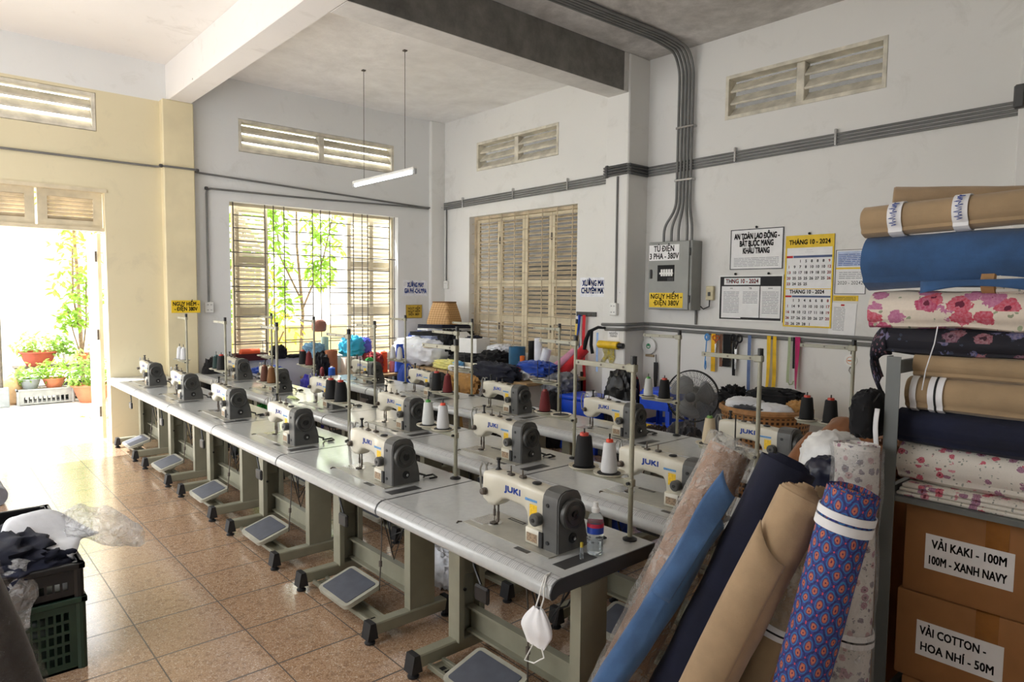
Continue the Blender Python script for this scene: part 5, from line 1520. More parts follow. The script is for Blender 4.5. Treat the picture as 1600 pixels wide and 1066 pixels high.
tag(MB().tube([(2.415, 7.99, 1.665), (2.425, 7.985, 1.60), (2.422, 7.96, 1.50), (2.42, 7.95, 1.42)], 0.0022, 5).build('loose_thread', M_wht), 'pale loose thread hanging in front of the dark flowered bolt', 'thread')
tag(MB().tube([(2.50, 7.83, 1.40), (2.49, 7.79, 1.34), (2.49, 7.80, 1.28), (2.48, 7.76, 1.33), (2.49, 7.79, 1.40), (2.48, 7.75, 1.36)], 0.003, 5).build('string_tangle', M_black), 'black loose cord tangled beside the rack post', 'cord')
sb = tag(blob(0.24, 0.11, 0.19, 77, 0.07).build('black_bag', M_blk), 'black cloth bag hanging behind the rack post', 'bag')
sb.location = (2.42, 7.765, 1.215)
tag(MB().grid(lambda u, v: (2.50 + 0.012 * math.sin(v * 5), 7.815 + 0.018 * u, 1.34 - 0.2 * v), 4, 12).build('paper_strip', M_paper, None, angle=80, solid=0.002), 'white paper strip taped down the rack post', 'paper')

# ------------------------------------------------------------------ crates and wrapped roll at the left
M_grn = plain('dark_green_crate_plastic', (26, 52, 38), 0.4, var=0.1)
M_blkp = plain('black_crate_plastic', (20, 20, 22), 0.4, var=0.1)
def crate(name, label, loc, rz, w, d, h, mat, cell=0.03, t=0.012, sides=(1, 1, 1, 1), rim=0.028):
    o = thing(name, label, 'crate', loc, rz)
    MB().box(-w / 2, -d / 2, 0, w / 2, d / 2, 0.012).build('base', mat, o)
    for s, (ax, sg) in enumerate((('x', 1), ('x', -1), ('y', 1), ('y', -1))):
        L = (d if ax == 'x' else w)
        holes = []
        ch = max(cell * 1.7, 0.05); nx = int((L - 0.10) / cell); nz = int((h - 0.08) / ch)
        for i in range(nx):
            for j in range(nz):
                u = -nx * cell / 2 + i * cell; z = 0.035 + j * ch
                holes.append((u + cell * 0.16, u + cell * 0.84, z + 0.006, z + ch - 0.008))
        c = (w if ax == 'x' else d) / 2 * sg
        f = (lambda u, z, tt, c=c, sg=sg: (c - tt * sg, u, z)) if ax == 'x' else (lambda u, z, tt, c=c, sg=sg: (u, c - tt * sg, z))
        holed(-L / 2, L / 2, 0.0, h, holes, f, t).build('side_wall', mat, o)
    r = MB(); e = 0.014
    for sg in (-1, 1):
        r.box(sg * w / 2 - e, -d / 2 - e, h - rim, sg * w / 2 + e, d / 2 + e, h, 0.004); r.box(-w / 2 - e, sg * d / 2 - e, h - rim, w / 2 + e, sg * d / 2 + e, h, 0.004)
    r.build('rim', mat, o)
    for sx in (-1, 1):
        for sy in (-1, 1): MB().cyl((sx * (w / 2 - 0.012), sy * (d / 2 - 0.012), 0), (sx * (w / 2 - 0.012), sy * (d / 2 - 0.012), h), 0.022, n=10).build('corner_post', mat, o)
    return o
crate('plastic_crate', 'dark green slatted crate on the floor, lower of the stacked pair', (5.02, 4.86, 0), 0.0, 0.56, 0.70, 0.345, M_grn)
crate('plastic_crate', 'dark green slatted crate on the floor, behind the other green crate', (5.02, 4.28, 0), 0.0, 0.56, 0.40, 0.345, M_grn)
crate('plastic_crate', 'long black crate full of cloth, stacked on the green crates', (5.02, 4.66, 0.346), 0.0, 0.55, 1.10, 0.16, M_blkp)
scrap('navy cloth heaped across the black crate', (5.06, 4.90, 0.37), 0.50, 0.62, 0.26, 51, M_navy, 0.2, amp=0.14)
scrap('dark navy garment at the near side of the black crate', (4.95, 5.04, 0.40), 0.46, 0.34, 0.16, 52, M_navyd, 0.5, amp=0.16)
wf = MB().grid(lambda u, v: (4.90 - 0.30 * u + 0.18 * v + 0.02 * math.sin(v * 5), 4.70 + 0.30 * v + 0.10 * u, 0.625 - 0.10 * u * u - 0.05 * v * v + 0.03 * math.sin(u * 5 + v * 4)), 14, 14)
tag(wf.build('white_cloth', M_wht, None, angle=80, solid=0.008), 'pale grey white cloth flap on top of the crate', 'cloth')
pbm = MB()
def pbf(u, v):
    a = u * 2 * PI
    rr = 0.02 + 0.15 * math.sin(PI * min(v * 0.9 + 0.08, 1)) ** 0.7
    n_ = noise.noise(Vector((math.cos(a) * 1.6, math.sin(a) * 1.6, v * 3))) * 0.045 + abs(noise.noise(Vector((math.cos(a) * 4, math.sin(a) * 4, v * 7)))) * 0.03
    return (4.76 - 0.34 * v, 4.86 + 0.06 * v + (rr + n_) * math.cos(a), 0.60 - 0.06 * v + (rr * 0.42 + n_) * math.sin(a) - 0.05 * v * v)
pbm.grid(pbf, 28, 18, cu=True)
tag(pbm.build('plastic_bag', clear_film('thin_clear_bag', (250, 250, 250), 0.42, 0.1, 0.08), None, angle=180), 'crumpled clear plastic bag sticking out over the crate edge', 'plastic bag')
pb2 = MB().grid(lambda u, v: (5.17 - 0.24 * u + 0.02 * math.sin(v * 8), 5.16 + 0.10 * v + 0.015 * math.sin(u * 7 + v * 5), 0.555 - 0.02 * u - 0.26 * v * v + 0.022 * math.sin(u * 9 + v * 4) + 0.01 * math.sin(v * 17)), 20, 16)
tag(pb2.build('plastic_bag', clear_film('greyish_clear_bag', (220, 220, 222), 0.34, 0.12, 0.05), None, angle=180, solid=0.0015), 'clear plastic sheet hanging over the front of the black crate', 'plastic bag')
scrap('small reddish cloth scrap inside the black crate', (4.86, 5.10, 0.43), 0.12, 0.1, 0.06, 53, cloth_mat('dusty_red_cloth', (150, 80, 70)))
fabric_roll('dark fabric roll in clear plastic leaning at the bottom left edge', (5.0, 5.90, 0.02), (5.27, 5.72, 1.05), 0.10, cloth_mat('dark_grey_cloth', (40, 37, 37)), 0.3, seed=61, wrap=(0.0, 1.1), wob=0.008, wrapm=clear_film('thin_dark_wrap', (200, 196, 190), 0.10, 0.06))
fabric_roll('grey fabric roll lying on the floor along the left edge by the doorway', (4.835, 2.02, 0.078), (4.86, 0.9, 0.078), 0.075, M_gry, 0.3, seed=62, wob=0.006)

# ------------------------------------------------------------------ cutting table in the back corner and its clutter
wt = thing('cutting_table', 'low wooden cutting table in the back corner buried under cloth and rolls', 'table', (0, 0, 0))
MB().box(-1.0, 0.12, 0.70, 0.02, 3.15, 0.74, 0.006).build('tabletop', plain('plywood', (170, 140, 100), 0.6), wt)
for x in (-0.95, -0.05):
    for y in (0.2, 1.6, 3.05): MB().box(x - 0.03, y - 0.03, 0, x + 0.03, y + 0.03, 0.70).build('leg', M_rack, wt)

hat = thing('straw_basket', 'square straw basket upside down on the dark clothes pile in the back corner', 'basket', (-0.60, 0.68, 1.315), math.radians(20))
stm = MAT('woven_straw', 0.7)
x, y, z = stm.xyz()
wv = ((x * 22 + y * 22).fr() - 0.5).ab() + ((z * 30).fr() - 0.5).ab()
stm.col(stm.mix(wv, (156, 112, 68), (218, 178, 124))); stm.bump(wv, 0.6, 0.004)
secs = []
for zz, ww in ((0.0, 0.40), (0.04, 0.40), (0.18, 0.345), (0.30, 0.285), (0.325, 0.27)):
    secs.append([(p[0], p[1], zz) for p in rrect(ww, ww, 0.05)])
MB().loft(secs).build('basket_wall', stm.m, hat)
MB().tube([(p[0], p[1], 0.325) for p in rrect(0.275, 0.275, 0.05)], 0.009, 6, closed=True).build('basket_rim', plain('dark_straw', (130, 92, 56), 0.7), hat)

def folded(label, loc, w, d, h, mat, rz=0.0, n=2, group=None):
    mb = MB()
    for k in range(n): mb.box(-w / 2 + 0.006 * (k % 2), -d / 2, h * k / n, w / 2 - 0.004 * k, d / 2 - 0.005 * (k % 2), h * (k + 1) / n - 0.001, h / n * 0.48, 2)
    o = tag(mb.build('folded_garment', mat), label, 'garment', group)
    o.location = loc; o.rotation_euler = (0.03, -0.03, rz)
    return o
# dark pile under the straw basket
zz = 0.742
scrap('white cloth pile filling the corner end of the cutting table', (-0.30, 0.62, 0.742), 0.74, 1.15, 0.40, 71, M_wht, amp=0.10)
scrap('black cloth bundle propping the straw basket in the corner', (-0.72, 0.45, 0.742), 0.55, 0.62, 0.40, 72, M_blk, amp=0.1)
folded('navy garment, lowest of the pile in the corner', (-0.62, 0.62, 1.02), 0.70, 0.80, 0.07, M_navy, 0.2)
folded('grey blue garment in the middle of the corner pile', (-0.55, 0.66, 1.095), 0.66, 0.62, 0.05, cloth_mat('grey_blue_cloth', (140, 148, 176)), -0.1)
folded('black garment in the upper half of the corner pile', (-0.58, 0.66, 1.15), 0.74, 0.66, 0.06, M_blk, 0.3)
folded('white garment near the top of the corner pile', (-0.50, 0.66, 1.215), 0.50, 0.44, 0.035, M_wht, -0.25, 1)
folded('navy garment right under the straw basket', (-0.60, 0.68, 1.255), 0.58, 0.56, 0.055, M_navyd, 0.1)
scrap('royal blue cloth end hanging from the corner pile', (-0.42, 0.25, 1.0), 0.26, 0.34, 0.2, 73, M_bluecl)
scrap('black garment hanging down at the near side of the corner pile', (-0.46, 1.06, 0.90), 0.42, 0.36, 0.36, 74, M_blk)
folded('pink garment edge in the corner pile', (-0.30, 0.62, 1.06), 0.36, 0.5, 0.03, cloth_mat('pink_cloth', (206, 150, 166)), 0.05, 1)
folded('tan cloth folded over the white pile', (-0.16, 0.86, 1.0), 0.30, 0.46, 0.04, cloth_mat('beige_cloth', (190, 172, 140)), 0.1, 1)
cbx = thing('paper_box', 'open white paper box beside the corner pile by the shutters', 'box', (-0.52, 1.50, 0.96), 0.25)
b_ = MB(); q, hh = 0.15, 0.20
for sg in (-1, 1): b_.box(sg * q - 0.003, -q, 0, sg * q + 0.003, q, hh); b_.box(-q, sg * q - 0.003, 0, q, sg * q + 0.003, hh)
b_.box(-q, -q, 0, q, q, 0.006); b_.build('box_wall', M_paper, cbx)
MB().obox((0.0, -q - 0.05, hh + 0.03), (0.30, 0.14, 0.004), Matrix.Rotation(-0.6, 3, 'X')).build('box_flap', M_paper, cbx)
scrap('dark blue cloth inside the white paper box', (-0.52, 1.50, 1.0), 0.26, 0.26, 0.19, 75, M_navy)
scrap('black cloth heap under the white paper box', (-0.52, 1.46, 0.742), 0.62, 0.62, 0.22, 76, M_blk, amp=0.1)
scrap('yellow and blue cloth lying on the cutting table beside the white pile', (-0.14, 1.42, 0.742), 0.30, 0.6, 0.13, 77, cloth_mat('pale_yellow_cloth', (222, 214, 130)))
scrap('small light blue cloth on the cutting table', (-0.12, 1.66, 0.78), 0.16, 0.2, 0.09, 78, cloth_mat('sky_cloth', (110, 170, 214)))
fabric_roll('cream cloth roll with a brown end lying on the cutting table', (-0.16, 1.35, 0.80), (-0.30, 1.98, 0.80), 0.05, cloth_mat('cream_cloth', (226, 216, 196)), 0.3, seed=80, wob=0.004)
fabric_roll('white cloth roll lying along the front edge of the cutting table', (-0.035, 1.60, 0.785), (-0.06, 2.72, 0.785), 0.042, M_wht, 0.3, seed=81, wob=0.005)
scrap('black and white cloth heap in the middle of the cutting table', (-0.48, 2.05, 0.742), 0.55, 0.5, 0.30, 82, M_blk)
scrap('white crumpled cloth by the shutters', (-0.60, 2.0, 0.90), 0.42, 0.42, 0.20, 83, M_wht)
scrap('dark navy cloth draped over the cutting table edge', (-0.02, 2.55, 0.70), 0.22, 0.9, 0.24, 84, M_navy)
scrap('tan cloth draped over the cutting table edge', (0.10, 2.1, 0.52), 0.14, 0.6, 0.24, 85, M_tan)
fabric_roll('thick teal blue fabric roll standing upright on the cutting table', (-0.42, 2.50, 0.742), (-0.42, 2.50, 1.10), 0.105, cloth_mat('teal_cloth', (36, 88, 122)), 0.3, seed=86, wob=0.006)
fabric_roll('slim black roll standing behind the teal roll', (-0.72, 2.46, 0.742), (-0.72, 2.46, 1.16), 0.05, M_blk, 0.3, seed=87, wob=0.005)
fabric_roll('tall white roll standing upright near the end of the cutting table', (-0.52, 2.78, 0.742), (-0.50, 2.80, 1.22), 0.048, M_wht, 0.4, seed=88, wob=0.003)
fabric_roll('short white roll leaning beside the tall white roll', (-0.45, 2.88, 0.742), (-0.47, 2.98, 1.10), 0.052, M_wht, 0.4, seed=89, wob=0.003)
sp_ = thing('thread_cone', 'orange and yellow thread cone between teal and white rolls', 'thread cone', (-0.36, 2.66, 0.742))
MB().lathe([(0.032, 0), (0.034, 0.005), (0.03, 0.15)], 20).build('yellow_thread', plain('yellow_thread', (226, 190, 60), 0.7), sp_)
MB().lathe([(0.031, 0.15), (0.03, 0.26), (0.012, 0.265)], 20).build('orange_thread', plain('orange_thread', (214, 104, 30), 0.7), sp_)
fabric_roll('pink cloth roll leaning at the pillar end of the cutting table', (-0.40, 3.04, 0.80), (-0.70, 3.22, 1.08), 0.048, cloth_mat('rose_cloth', (214, 150, 176)), 0.3, seed=90, wob=0.003)
fabric_roll('bright red cloth roll behind the pink roll', (-0.52, 3.12, 0.76), (-0.78, 3.32, 1.12), 0.06, M_redcl, 0.3, seed=91, wob=0.004)
scrap('royal blue cloth heap at the pillar end of the cutting table', (-0.30, 2.98, 0.80), 0.36, 0.56, 0.18, 92, M_bluecl)
scrap('white cloth heap at the pillar end of the cutting table', (-0.28, 2.84, 0.742), 0.42, 0.5, 0.13, 93, M_wht)
scrap('red cloth on the white heap', (-0.14, 2.74, 0.80), 0.18, 0.32, 0.09, 94, M_redcl)
scrap('grey striped cloth heap below the red roll', (-0.42, 3.26, 0.62), 0.46, 0.4, 0.24, 95, M_gry)
scrap('black cloth heap under the pillar end of the cutting table', (0.24, 2.98, 0.0), 0.36, 0.70, 0.68, 96, M_blk, amp=0.08)
scrap('black cloth heap hanging at the end of the cutting table', (-0.28, 3.34, 0.0), 0.4, 0.3, 0.66, 97, M_blk, amp=0.08)
st2 = thing('hand_tool', 'yellow handled tool hung on the wall near the hook rail', 'tool', (-1.03, 2.95, 1.10))
MB().box(-0.015, -0.022, 0.02, 0.015, 0.022, 0.30, 0.006).build('yellow_handle', plain('tool_yellow', (226, 196, 96), 0.5), st2)
MB().box(-0.012, -0.016, 0.30, 0.012, 0.016, 0.36, 0.004).build('black_tip', M_black, st2)
scrap('rust and cream patterned cloth on the table end of the row by the notice wall', (0.96, 2.90, 0.0), 0.24, 0.4, 0.86, 98, floral('ochre_print', (206, 160, 90), [(120, 60, 30), (200, 120, 50), (150, 90, 40)], (110, 80, 40), 18, 0.4, 0.5))

# bench along the open window with its clutter
bn = thing('window_bench', 'low wooden bench below the open window holding small goods', 'bench', (0, 0, 0))
MB().box(0.05, 0.13, 0.60, 1.40, 0.66, 0.63, 0.005).build('bench_top', bpy.data.materials['plywood'], bn)
for x in (0.1, 1.35):
    for y in (0.18, 0.6): MB().box(x - 0.025, y - 0.025, 0, x + 0.025, y + 0.025, 0.6).build('leg', M_rack, bn)
fabric_roll('brown leathery roll standing on the window bench', (1.06, 0.36, 0.632), (1.06, 0.36, 0.98), 0.085, plain('tan_brown_leather', (150, 92, 60), 0.6), 0.3, seed=101, wob=0.004)
wb_ = thing('paper_bag', 'pale paper bag with open top on the window bench', 'bag', (0.83, 0.44, 0.632), 0.2)
secs = [[(p[0], p[1], zz) for p in rrect(ww, dd, 0.02)] for zz, ww, dd in ((0, 0.22, 0.12), (0.12, 0.21, 0.12), (0.24, 0.20, 0.13), (0.25, 0.19, 0.12), (0.10, 0.18, 0.10))]
MB().loft(secs).build('bag_paper', plain('pale_kraft_paper', (206, 194, 180), 0.8), wb_)
scrap('black cloth behind the brown roll on the window bench', (1.18, 0.30, 0.632), 0.2, 0.3, 0.34, 102, M_blk)
bc = copy_tree(CONE['dark red']); put(bc, 'dark red thread cone on the window bench', (1.26, 0.50, 0.632))
CB = thing('thread_cone', 'blue thread cone in front of the brown roll on the window bench', 'thread cone', (1.14, 0.54, 0.632))
MB().lathe([(0.045, 0), (0.047, 0.006), (0.044, 0.13), (0.02, 0.135)], 20).build('thread', plain('blue_thread', (40, 92, 190), 0.7), CB)
MB().lathe([(0.02, 0.13), (0.016, 0.15), (0, 0.15)], 14).build('cone_tip', M_white, CB)
scrap('cyan plastic bundle on the window sill', (0.66, 0.20, 0.872), 0.36, 0.3, 0.30, 103, plain('cyan_plastic', (60, 180, 220), 0.35), name='plastic_bundle', cat='bundle')
scrap('pale blue cloth bundle on the window sill', (1.22, 0.17, 0.872), 0.30, 0.26, 0.22, 104, cloth_mat('powder_blue_cloth', (130, 176, 204)))
fabric_roll('green grey roll standing on the window sill', (0.98, 0.02, 0.872), (0.98, 0.02, 1.14), 0.05, cloth_mat('sage_cloth', (170, 190, 176)), 0.3, seed=105, wob=0.003)
hm = tag(blob(0.20, 0.16, 0.17, 106, 0.05).build('leather_pouch', plain('dusty_brown_leather', (150, 100, 84), 0.6)), 'brown leather pouch hung on the window grille', 'pouch')
hm.location = (1.07, 0.03, 1.22)
scrap('violet and red plastic flowers on the window sill', (0.44, 0.16, 0.872), 0.2, 0.2, 0.26, 107, floral('violet_print', (100, 110, 220), [(200, 50, 60), (90, 90, 210), (220, 120, 160)], (80, 80, 200), 14, 0.5, 0.6), name='flower_bunch', cat='flowers')
scrap('red patterned cloth heap on the window bench', (0.42, 0.36, 0.632), 0.30, 0.3, 0.30, 108, floral('red_print', (150, 50, 56), [(220, 160, 150), (190, 60, 60), (120, 40, 60)], (90, 40, 40), 18, 0.4, 0.5))
OC = thing('thread_cone', 'tall orange thread cone on the window bench', 'thread cone', (0.26, 0.40, 0.632))
MB().lathe([(0.05, 0), (0.052, 0.006), (0.046, 0.29), (0.02, 0.30)], 20).build('thread', plain('bright_orange_thread', (230, 84, 40), 0.7), OC)
MB().lathe([(0.018, 0.295), (0.014, 0.315), (0, 0.315)], 14).build('cone_tip', M_white, OC)
fabric_roll('pink cloth roll standing by the blue roll on the window bench', (0.16, 0.45, 0.632), (0.14, 0.45, 0.92), 0.04, cloth_mat('dusty_pink_cloth', (206, 120, 124)), 0.3, seed=109, wob=0.003)
fabric_roll('tall royal blue roll leaning at the corner end of the window bench', (0.12, 0.58, 0.632), (0.04, 0.50, 1.02), 0.07, M_bluecl, 0.3, seed=110, wob=0.004)
scrap('green cloth behind the far machine on the window bench', (0.56, 0.52, 0.632), 0.14, 0.14, 0.24, 111, cloth_mat('bright_green_cloth', (60, 170, 80)))
scrap('violet blue cloth heap on the floor below the window', (1.46, 0.62, 0.0), 0.32, 0.36, 0.72, 112, cloth_mat('violet_blue_cloth', (60, 56, 180)), amp=0.1)
scrap('dark blue box-shaped cloth under the cutting table corner', (0.22, 0.92, 0.0), 0.24, 0.24, 0.80, 113, M_bluecl, amp=0.06)
# left end of the sill
sb2 = thing('low_stool', 'dark wooden stool under the window beside the far machines', 'stool', (1.92, 0.34, 0))
MB().box(-0.24, -0.18, 0.60, 0.24, 0.18, 0.63, 0.006).build('seat', M_rack, sb2)
for sx in (-1, 1):
    for sy in (-1, 1): MB().box(sx * 0.2 - 0.02, sy * 0.14 - 0.02, 0, sx * 0.2 + 0.02, sy * 0.14 + 0.02, 0.6).build('leg', M_rack, sb2)
scrap('royal blue cloth heap on the dark stool below the window', (1.92, 0.34, 0.63), 0.44, 0.36, 0.20, 121, M_bluecl)
ty = thing('tray', 'dark red open tray on the left end of the window sill', 'tray', (2.02, -0.02, 0.872), 0.0)
b_ = MB()
for sg in (-1, 1): b_.box(-0.2, sg * 0.09 - 0.005, 0, 0.2, sg * 0.09 + 0.005, 0.09); b_.box(sg * 0.2 - 0.005, -0.09, 0, sg * 0.2 + 0.005, 0.09, 0.09)
b_.box(-0.2, -0.09, 0, 0.2, 0.09, 0.008)
b_.build('tray_body', plain('dark_red_lacquer', (74, 26, 26), 0.4), ty)
fabric_roll('small orange and slate roll lying in the dark red tray', (2.14, -0.02, 0.98), (1.90, -0.02, 0.98), 0.042, plain('orange_tape', (224, 90, 50), 0.6), 0.3, seed=122, wob=0.002)
scrap('black cloth on the window sill beside the red tray', (1.64, 0.0, 0.872), 0.22, 0.18, 0.19, 123, M_blk)
scrap('dark cloth scrap lying on the middle of the window sill', (1.40, -0.02, 0.872), 0.26, 0.16, 0.05, 124, M_blk)
scrap('black plastic bundle on the wall side of the table second from the far end', (2.55, 0.22, 0.0), 0.3, 0.2, 0.98, 125, M_blk, amp=0.08)
pw = tag(MB().grid(lambda u, v: (2.92 - 0.10 * u, 1.28 + 0.30 * v, 0.765 + 0.012 * math.sin(u * 4 + v * 3) + 0.01 * u), 8, 10).build('paper_scrap', M_paper, None, solid=0.002), 'crumpled pale paper scrap on the far table of the row by the open floor', 'paper')
gp = tag(MB().grid(lambda u, v: (2.60 + 0.05 * u, 2.62 + 0.20 * v, 0.764 + 0.010 * math.sin(u * 4 + v * 5) + 0.004), 6, 10).build('cloth_scrap', cloth_mat('lime_scrap', (196, 210, 140)), None, solid=0.002), 'pale lime cloth scrap beside the black cones on the middle row', 'cloth')
ps2 = tag(blob(0.10, 0.12, 0.035, 131, 0.15).build('cloth_scrap', cloth_mat('salmon_scrap', (220, 150, 140))), 'small salmon cloth scrap on the far end of the middle row', 'cloth')
ps2.location = (2.30, 1.50, 0.762)
# scraps under the tables
mds = cloth_mat('mixed_dark_scraps', (60, 54, 48))
for k, y in enumerate((1.95, 3.15, 4.35)):
    scrap('dark scrap heap on the floor under the middle row, %s from the window' % ('first', 'second', 'third')[k], (2.32, y, 0.0), 0.2, 0.6, 0.5, 141 + k, mds, amp=0.14)
for k, y in enumerate((1.95, 3.15, 4.35)):
    scrap('dark scraps under the row by the notice wall, %s from the window' % ('first', 'second', 'third')[k], (1.26, y, 0.0), 0.2, 0.6, 0.55, 161 + k, mds, amp=0.14)
scrap('bright green plastic bag under the middle row', (2.62, 1.95, 0.0), 0.22, 0.24, 0.62, 143, plain('green_bag_plastic', (70, 190, 90), 0.4), name='plastic_bag', cat='bag')
scrap('white bag on the floor between the near tables', (2.93, 5.55, 0.0), 0.18, 0.34, 0.22, 144, M_wht, name='plastic_bag', cat='bag')
scrap('royal blue cloth on the floor behind the middle row near tables', (2.0, 6.0, 0.0), 0.3, 0.4, 0.55, 145, M_bluecl)
scrap('pale mint plastic container shape under the row by the notice wall', (1.52, 4.55, 0.0), 0.16, 0.2, 0.58, 146, plain('mint_plastic', (176, 204, 190), 0.4), name='plastic_container', cat='container', amp=0.04)

# ------------------------------------------------------------------ courtyard outside
M_gnd = plain('sunlit_concrete', (206, 200, 190), 0.85, var=0.05, scale=3)
struct('ground', MB().box(-12, -16, -0.2, 14, -0.2, -0.03), M_gnd)
struct('wall_courtyard', MB().box(-9, -7.2, -0.03, 12, -7.0, 4.2), wall_mat('courtyard_wall_paint', (240, 238, 232), stain=0.3))
struct('wall_low_courtyard', MB().box(-3.0, -3.3, -0.03, 2.3, -3.15, 1.15), plain('ochre_wall_paint', (226, 200, 140), 0.85))
struct('wall_sky_blocker', MB().box(-2.3, -0.6, -0.03, -2.1, 12.5, 9.0), plain('dark_sky_blocker', (74, 72, 68), 0.9))  # added wall, tall and dark to block sky behind the right vents and shutters

def leafmat(name, a, b):
    m = MAT(name, 0.5)
    m.col(m.ramp(m.noise(7, 3), [(0.3, a), (0.7, b)]))
    m.set('Subsurface Weight', 0.0)
    nt = m.nt
    tl = nt.nodes.new('ShaderNodeBsdfTranslucent'); tl.inputs[0].default_value = lin(tuple(min(255, x * 1.15) for x in b))
    mx = nt.nodes.new('ShaderNodeMixShader'); mx.inputs[0].default_value = 0.45
    nt.links.new(m.b.outputs[0], mx.inputs[1]); nt.links.new(tl.outputs[0], mx.inputs[2])
    nt.links.new(mx.outputs[0], nt.nodes['Material Output'].inputs[0])
    return m.m
M_leaf = leafmat('tree_leaf', (76, 120, 40), (160, 190, 80))
M_leaf2 = leafmat('pale_leaf', (90, 130, 60), (168, 196, 104))
M_leaf3 = leafmat('golden_leaf', (150, 160, 50), (222, 206, 80))
M_bark = plain('grey_bark', (120, 100, 78), 0.85, var=0.2, scale=30)
M_terra = plain('terracotta', (186, 112, 80), 0.75, var=0.1, scale=6)
M_grypot = plain('grey_pot', (140, 146, 150), 0.6)

def leaves(n, sampler, L, seed, w=0.36):
    rnd = random.Random(seed); mb = MB()
    for _ in range(n):
        p = Vector(sampler(rnd)); s = L * rnd.uniform(0.65, 1.25)
        a, b = rnd.uniform(0, 2 * PI), rnd.uniform(-0.9, 0.5)
        d = Vector((math.cos(a) * math.cos(b), math.sin(a) * math.cos(b), math.sin(b)))
        sd = d.cross(Vector((rnd.uniform(-0.4, 0.4), rnd.uniform(-0.4, 0.4), 1))).normalized() * s * w * 0.5
        nrm = sd.cross(d).normalized() * s * 0.08
        mb.add([p, p + d * s * 0.35 + sd - nrm, p + d * s * 0.75 + sd * 0.75 - nrm, p + d * s - nrm * 2.5, p + d * s * 0.75 - sd * 0.75 - nrm, p + d * s * 0.35 - sd - nrm, p + d * s * 0.5 + nrm], [(0, 1, 6), (1, 2, 6), (2, 3, 6), (3, 4, 6), (4, 5, 6), (5, 0, 6)])
    return mb

def clump(cs):
    def f(rnd):
        c = cs[rnd.randrange(len(cs))]
        while True:
            v = Vector((rnd.uniform(-1, 1), rnd.uniform(-1, 1), rnd.uniform(-1, 1)))
            if v.length < 1: break
        v = v.normalized() * (v.length ** 0.5)
        return (c[0] + v.x * c[3], c[1] + v.y * c[3], c[2] + v.z * c[3])
    return f

def tree(label, loc, trunk, cs, n, L, mat, seed, cat='tree', name='tree'):
    t = thing(name, label, cat, loc)
    tk = MB()
    for pts, r in trunk: tk.tube(pts, r, 7)
    tk.build('trunk', M_bark, t)
    fo = leaves(n, clump(cs), L, seed).build('foliage', mat, t, angle=20, fix=False)
    fo['kind'] = 'stuff'
    return t

tree('leafy green tree seen through the left half of the open window', (1.9, -2.35, -0.03), [([(0, 0, 0), (0.05, 0, 1.2), (-0.1, 0, 2.4), (0.1, 0, 3.6)], [0.06, 0.05, 0.04, 0.02]), ([(0, 0, 1.3), (-0.5, -0.1, 2.2), (-0.8, -0.1, 3.0)], [0.03, 0.025, 0.015])],
     [(0.35, 0, 3.1, 0.55), (0.30, 0, 2.3, 0.45), (0.35, 0, 1.4, 0.4), (-0.5, -0.1, 2.9, 0.5), (-0.55, 0, 2.2, 0.42), (-0.45, 0.1, 1.5, 0.36), (-0.2, 0, 3.4, 0.6), (0.4, 0.1, 0.8, 0.4)], 1500, 0.17, M_leaf, 1)
tree('leafy green tree seen through the right half of the open window', (0.0, -2.85, -0.03), [([(0.1, 0, 0), (0, 0, 1.4), (0.1, 0, 2.6), (0.1, 0, 3.8)], [0.035, 0.03, 0.022, 0.012]), ([(0, 0, 1.5), (-0.4, 0, 2.4), (-0.6, 0, 3.2)], [0.02, 0.015, 0.01]), ([(0, 0, 1.6), (0.4, 0, 2.4), (0.5, 0, 3.2)], [0.02, 0.015, 0.01])],
     [(0.62, 0, 3.0, 0.35), (0.55, 0, 2.3, 0.38), (0.5, 0, 1.6, 0.3), (0.7, 0, 3.5, 0.4), (-0.35, 0, 3.2, 0.4), (-0.45, 0, 2.6, 0.36), (-0.3, 0, 3.8, 0.5), (-0.35, 0, 2.15, 0.26)], 900, 0.19, M_leaf, 2)
tree('golden leaved shrub beyond the lower left of the open window', (1.40, -1.1, -0.03), [([(0, 0, 0), (0.02, 0, 0.9), (0.1, 0, 1.5)], [0.03, 0.022, 0.012]), ([(0, 0, 0.6), (-0.3, 0, 1.2)], [0.02, 0.01])],
     [(0.1, 0, 1.5, 0.36), (-0.3, 0, 1.25, 0.28), (0.25, 0, 1.0, 0.3), (0.05, 0, 1.95, 0.28)], 260, 0.14, M_leaf3, 3, 'shrub', 'shrub')

def pot_plant(label, loc, r, h, mat, cs, n, L, lmat, seed, trunk=(), name='potted_plant', pot=True):
    t = thing(name, label, 'potted plant', loc)
    MB().lathe([(0.0, 0), (r * 0.62, 0), (r * 0.80, h * 0.4), (r * 0.96, h * 0.9), (r * 1.06, h * 0.92), (r * 1.06, h), (r * 0.92, h), (r * 0.88, h * 0.86), (0, h * 0.84)], 28).build('pot', mat, t)
    if trunk:
        tk = MB()
        for pts, rr in trunk: tk.tube(pts, rr, 6)
        tk.build('stem', M_bark, t)
    fo = leaves(n, clump(cs), L, seed).build('foliage', lmat, t, fix=False)
    fo['kind'] = 'stuff'
    return t
G = -0.03
gcr = crate('plastic_crate', 'grey slatted crate on the sunlit courtyard floor holding two pots', (3.77, -4.08, G), 0.0, 0.74, 0.42, 0.25, plain('grey_crate_plastic', (150, 152, 152), 0.5), 0.06)
crate('plastic_crate', 'dark crate behind the terracotta bowl in the courtyard', (3.30, -4.45, G), 0.0, 0.46, 0.4, 0.26, M_dark, 0.06)
MBs = MB().box(3.42, -4.25, 0.19, 4.12, -3.92, 0.205).build('shelf_board', plain('grey_plank', (150, 144, 136), 0.7)); tag(MBs, 'thin plank laid in the grey courtyard crate', 'plank')
